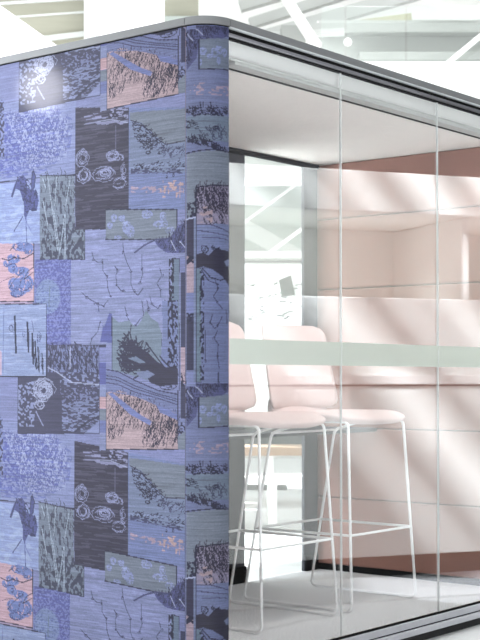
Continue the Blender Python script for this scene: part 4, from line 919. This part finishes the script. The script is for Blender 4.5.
bm = bmesh.new(); pts = [P(279, 280, 12.08), P(291, 275, 12.08), P(295, 295, 12.08), P(282, 297, 12.08)]
a_ = [bm.verts.new(H(*q)) for q in pts]; b_ = [bm.verts.new(H(q[0], q[1]+.01, q[2])) for q in pts]; bm.faces.new(a_); bm.faces.new(b_[::-1])
for i in range(4): bm.faces.new((a_[i], b_[i], b_[(i+1) % 4], a_[(i+1) % 4]))
obj('pinned_picture', bm, M['hall_mid2'], wb)
# white sloping panel low on the board side
bm = bmesh.new(); pts = [P(262, 338, 11), P(330, 285, 11), P(330, 410, 11), P(262, 410, 11)]
a_ = [bm.verts.new(H(*q)) for q in pts]; b_ = [bm.verts.new(H(q[0], q[1]+.1, q[2])) for q in pts]; bm.faces.new(a_); bm.faces.new(b_[::-1])
for i in range(4): bm.faces.new((a_[i], b_[i], b_[(i+1) % 4], a_[(i+1) % 4]))
hall('ramp', 'white sloping ramp side behind the stool backs seen through the glass door', 'ramp', bm, M['white'])
# low window band, benches
t = struct(obj('window_4', hp(200, 335, 425, 446, 12.0, .05), M['hall_mid2']))
bm = bmesh.new()
for px in (212, 246, 262, 281, 300, 318): bar(bm, P(px, 420, 11.95), P(px, 446, 11.95), .05, .05)
bar(bm, P(195, 424, 11.95), P(340, 424, 11.95), .04, .05)
obj('window_frame', bm, M['white'], t)
def bench(name, label, px0, px1, py, d, depth, th, mtop, mleg):
    b = thing(name, label, 'bench', H(hx((px0+px1)/2, d), d+depth/2, HF))
    x0, x1, z = hx(px0, d), hx(px1, d), hz(py, d)
    obj('seat', hb(x0, x1, d, d+depth, z-th, z, .004), mtop, b)
    for fx in (x0+.04, (x0+x1)/2-.03, x1-.10):
        obj('leg', hb(fx, fx+.06, d+.03, d+depth-.03, HF, z-th-.001), mleg, b)
bench('wooden_bench', 'pale wooden bench seen far off through the glass door', 190, 350, 447, 11.2, .5, .07, M['wood'], M['white'])
bench('white_bench', 'low white bench in front of the wooden bench behind the door', 200, 345, 477, 9.4, .45, .05, M['white'], M['hall_white'])
struct(obj('trim_43', hp(190, 287, 482, 490, 9.9, .05), M['hall_mid']))  # grey strip painting the shade under the white bench


# ------------------------------------------------------------------ light
w = bpy.data.worlds.new('World'); bpy.context.scene.world = w; w.use_nodes = True
nt = w.node_tree; bg = nt.nodes['Background']; bg.inputs['Strength'].default_value = WORLD
bg.inputs['Color'].default_value = (.955, .98, 1, 1)
def spot(name, label, pos, target, watts, angle, blend, size, col=(1, 1, 1)):
    pos = Vector(pos); d = (Vector(target)-pos).normalized()
    t = thing(name, label, 'spotlight', pos)
    q = d.to_track_quat('Z', 'Y')
    def rot(c): return pos+q @ Vector(c)
    bm = bmesh.new(); r = bmesh.ops.create_cone(bm, cap_ends=False, segments=24, radius1=.05, radius2=.06, depth=.16)
    for v in bm.verts: v.co = rot(v.co+Vector((0, 0, -.06)))
    obj('housing', bm, M['white'], t, True)
    bm = bmesh.new(); tube(bm, [rot((0, 0, -.12)), pos+Vector((0, 0, .16)), pos+Vector((0, 0, 1.4))], .008, 8); obj('stem', bm, M['white'], t, True)
    l = bpy.data.lights.new(name, 'SPOT'); l.energy = watts; l.spot_size = math.radians(angle); l.spot_blend = blend; l.shadow_soft_size = size; l.color = col
    o = bpy.data.objects.new('spot_lamp', l); C.objects.link(o); o.parent = t; o.location = d*.03; o.rotation_euler = d.to_track_quat('-Z', 'Y').to_euler()
spot('track_spotlight', 'white spotlight hung above the left end of the printed fabric wall', (-2.0, 2.93, 2.6), (0, .785, 1.975), 1100, 4.2, 1.0, .02)
spot('track_spotlight', 'white wide spotlight hung to the left of the printed fabric wall', (-2.4, 2.6, 3.8), (0, 1.45, 1.0), 1300, 52, 1.0, .05, (.86, .92, 1))  # added wash standing in for daylight from the left


# ------------------------------------------------------------------ camera
cd = bpy.data.cameras.new('camera'); co = bpy.data.objects.new('camera', cd); C.objects.link(co)
cd.sensor_width = 36; cd.sensor_fit = 'AUTO'; cd.lens = 1376.0/640*36; cd.shift_y = 25.7/640
cd.clip_start = .1; cd.clip_end = 200
co.location = cam
pt = math.radians(1.3576)
view = fw*math.cos(pt)+Vector((0, 0, math.sin(pt)))
co.rotation_euler = view.to_track_quat('-Z', 'Y').to_euler()
cd.dof.use_dof = True; cd.dof.focus_distance = 4.9; cd.dof.aperture_fstop = 9.0
sc = bpy.context.scene; sc.camera = co
sc.view_settings.view_transform = 'Standard'; sc.view_settings.look = 'None'; sc.view_settings.gamma = 1
sc.view_settings.use_curve_mapping = False; sc.view_settings.exposure = EXPOSURE
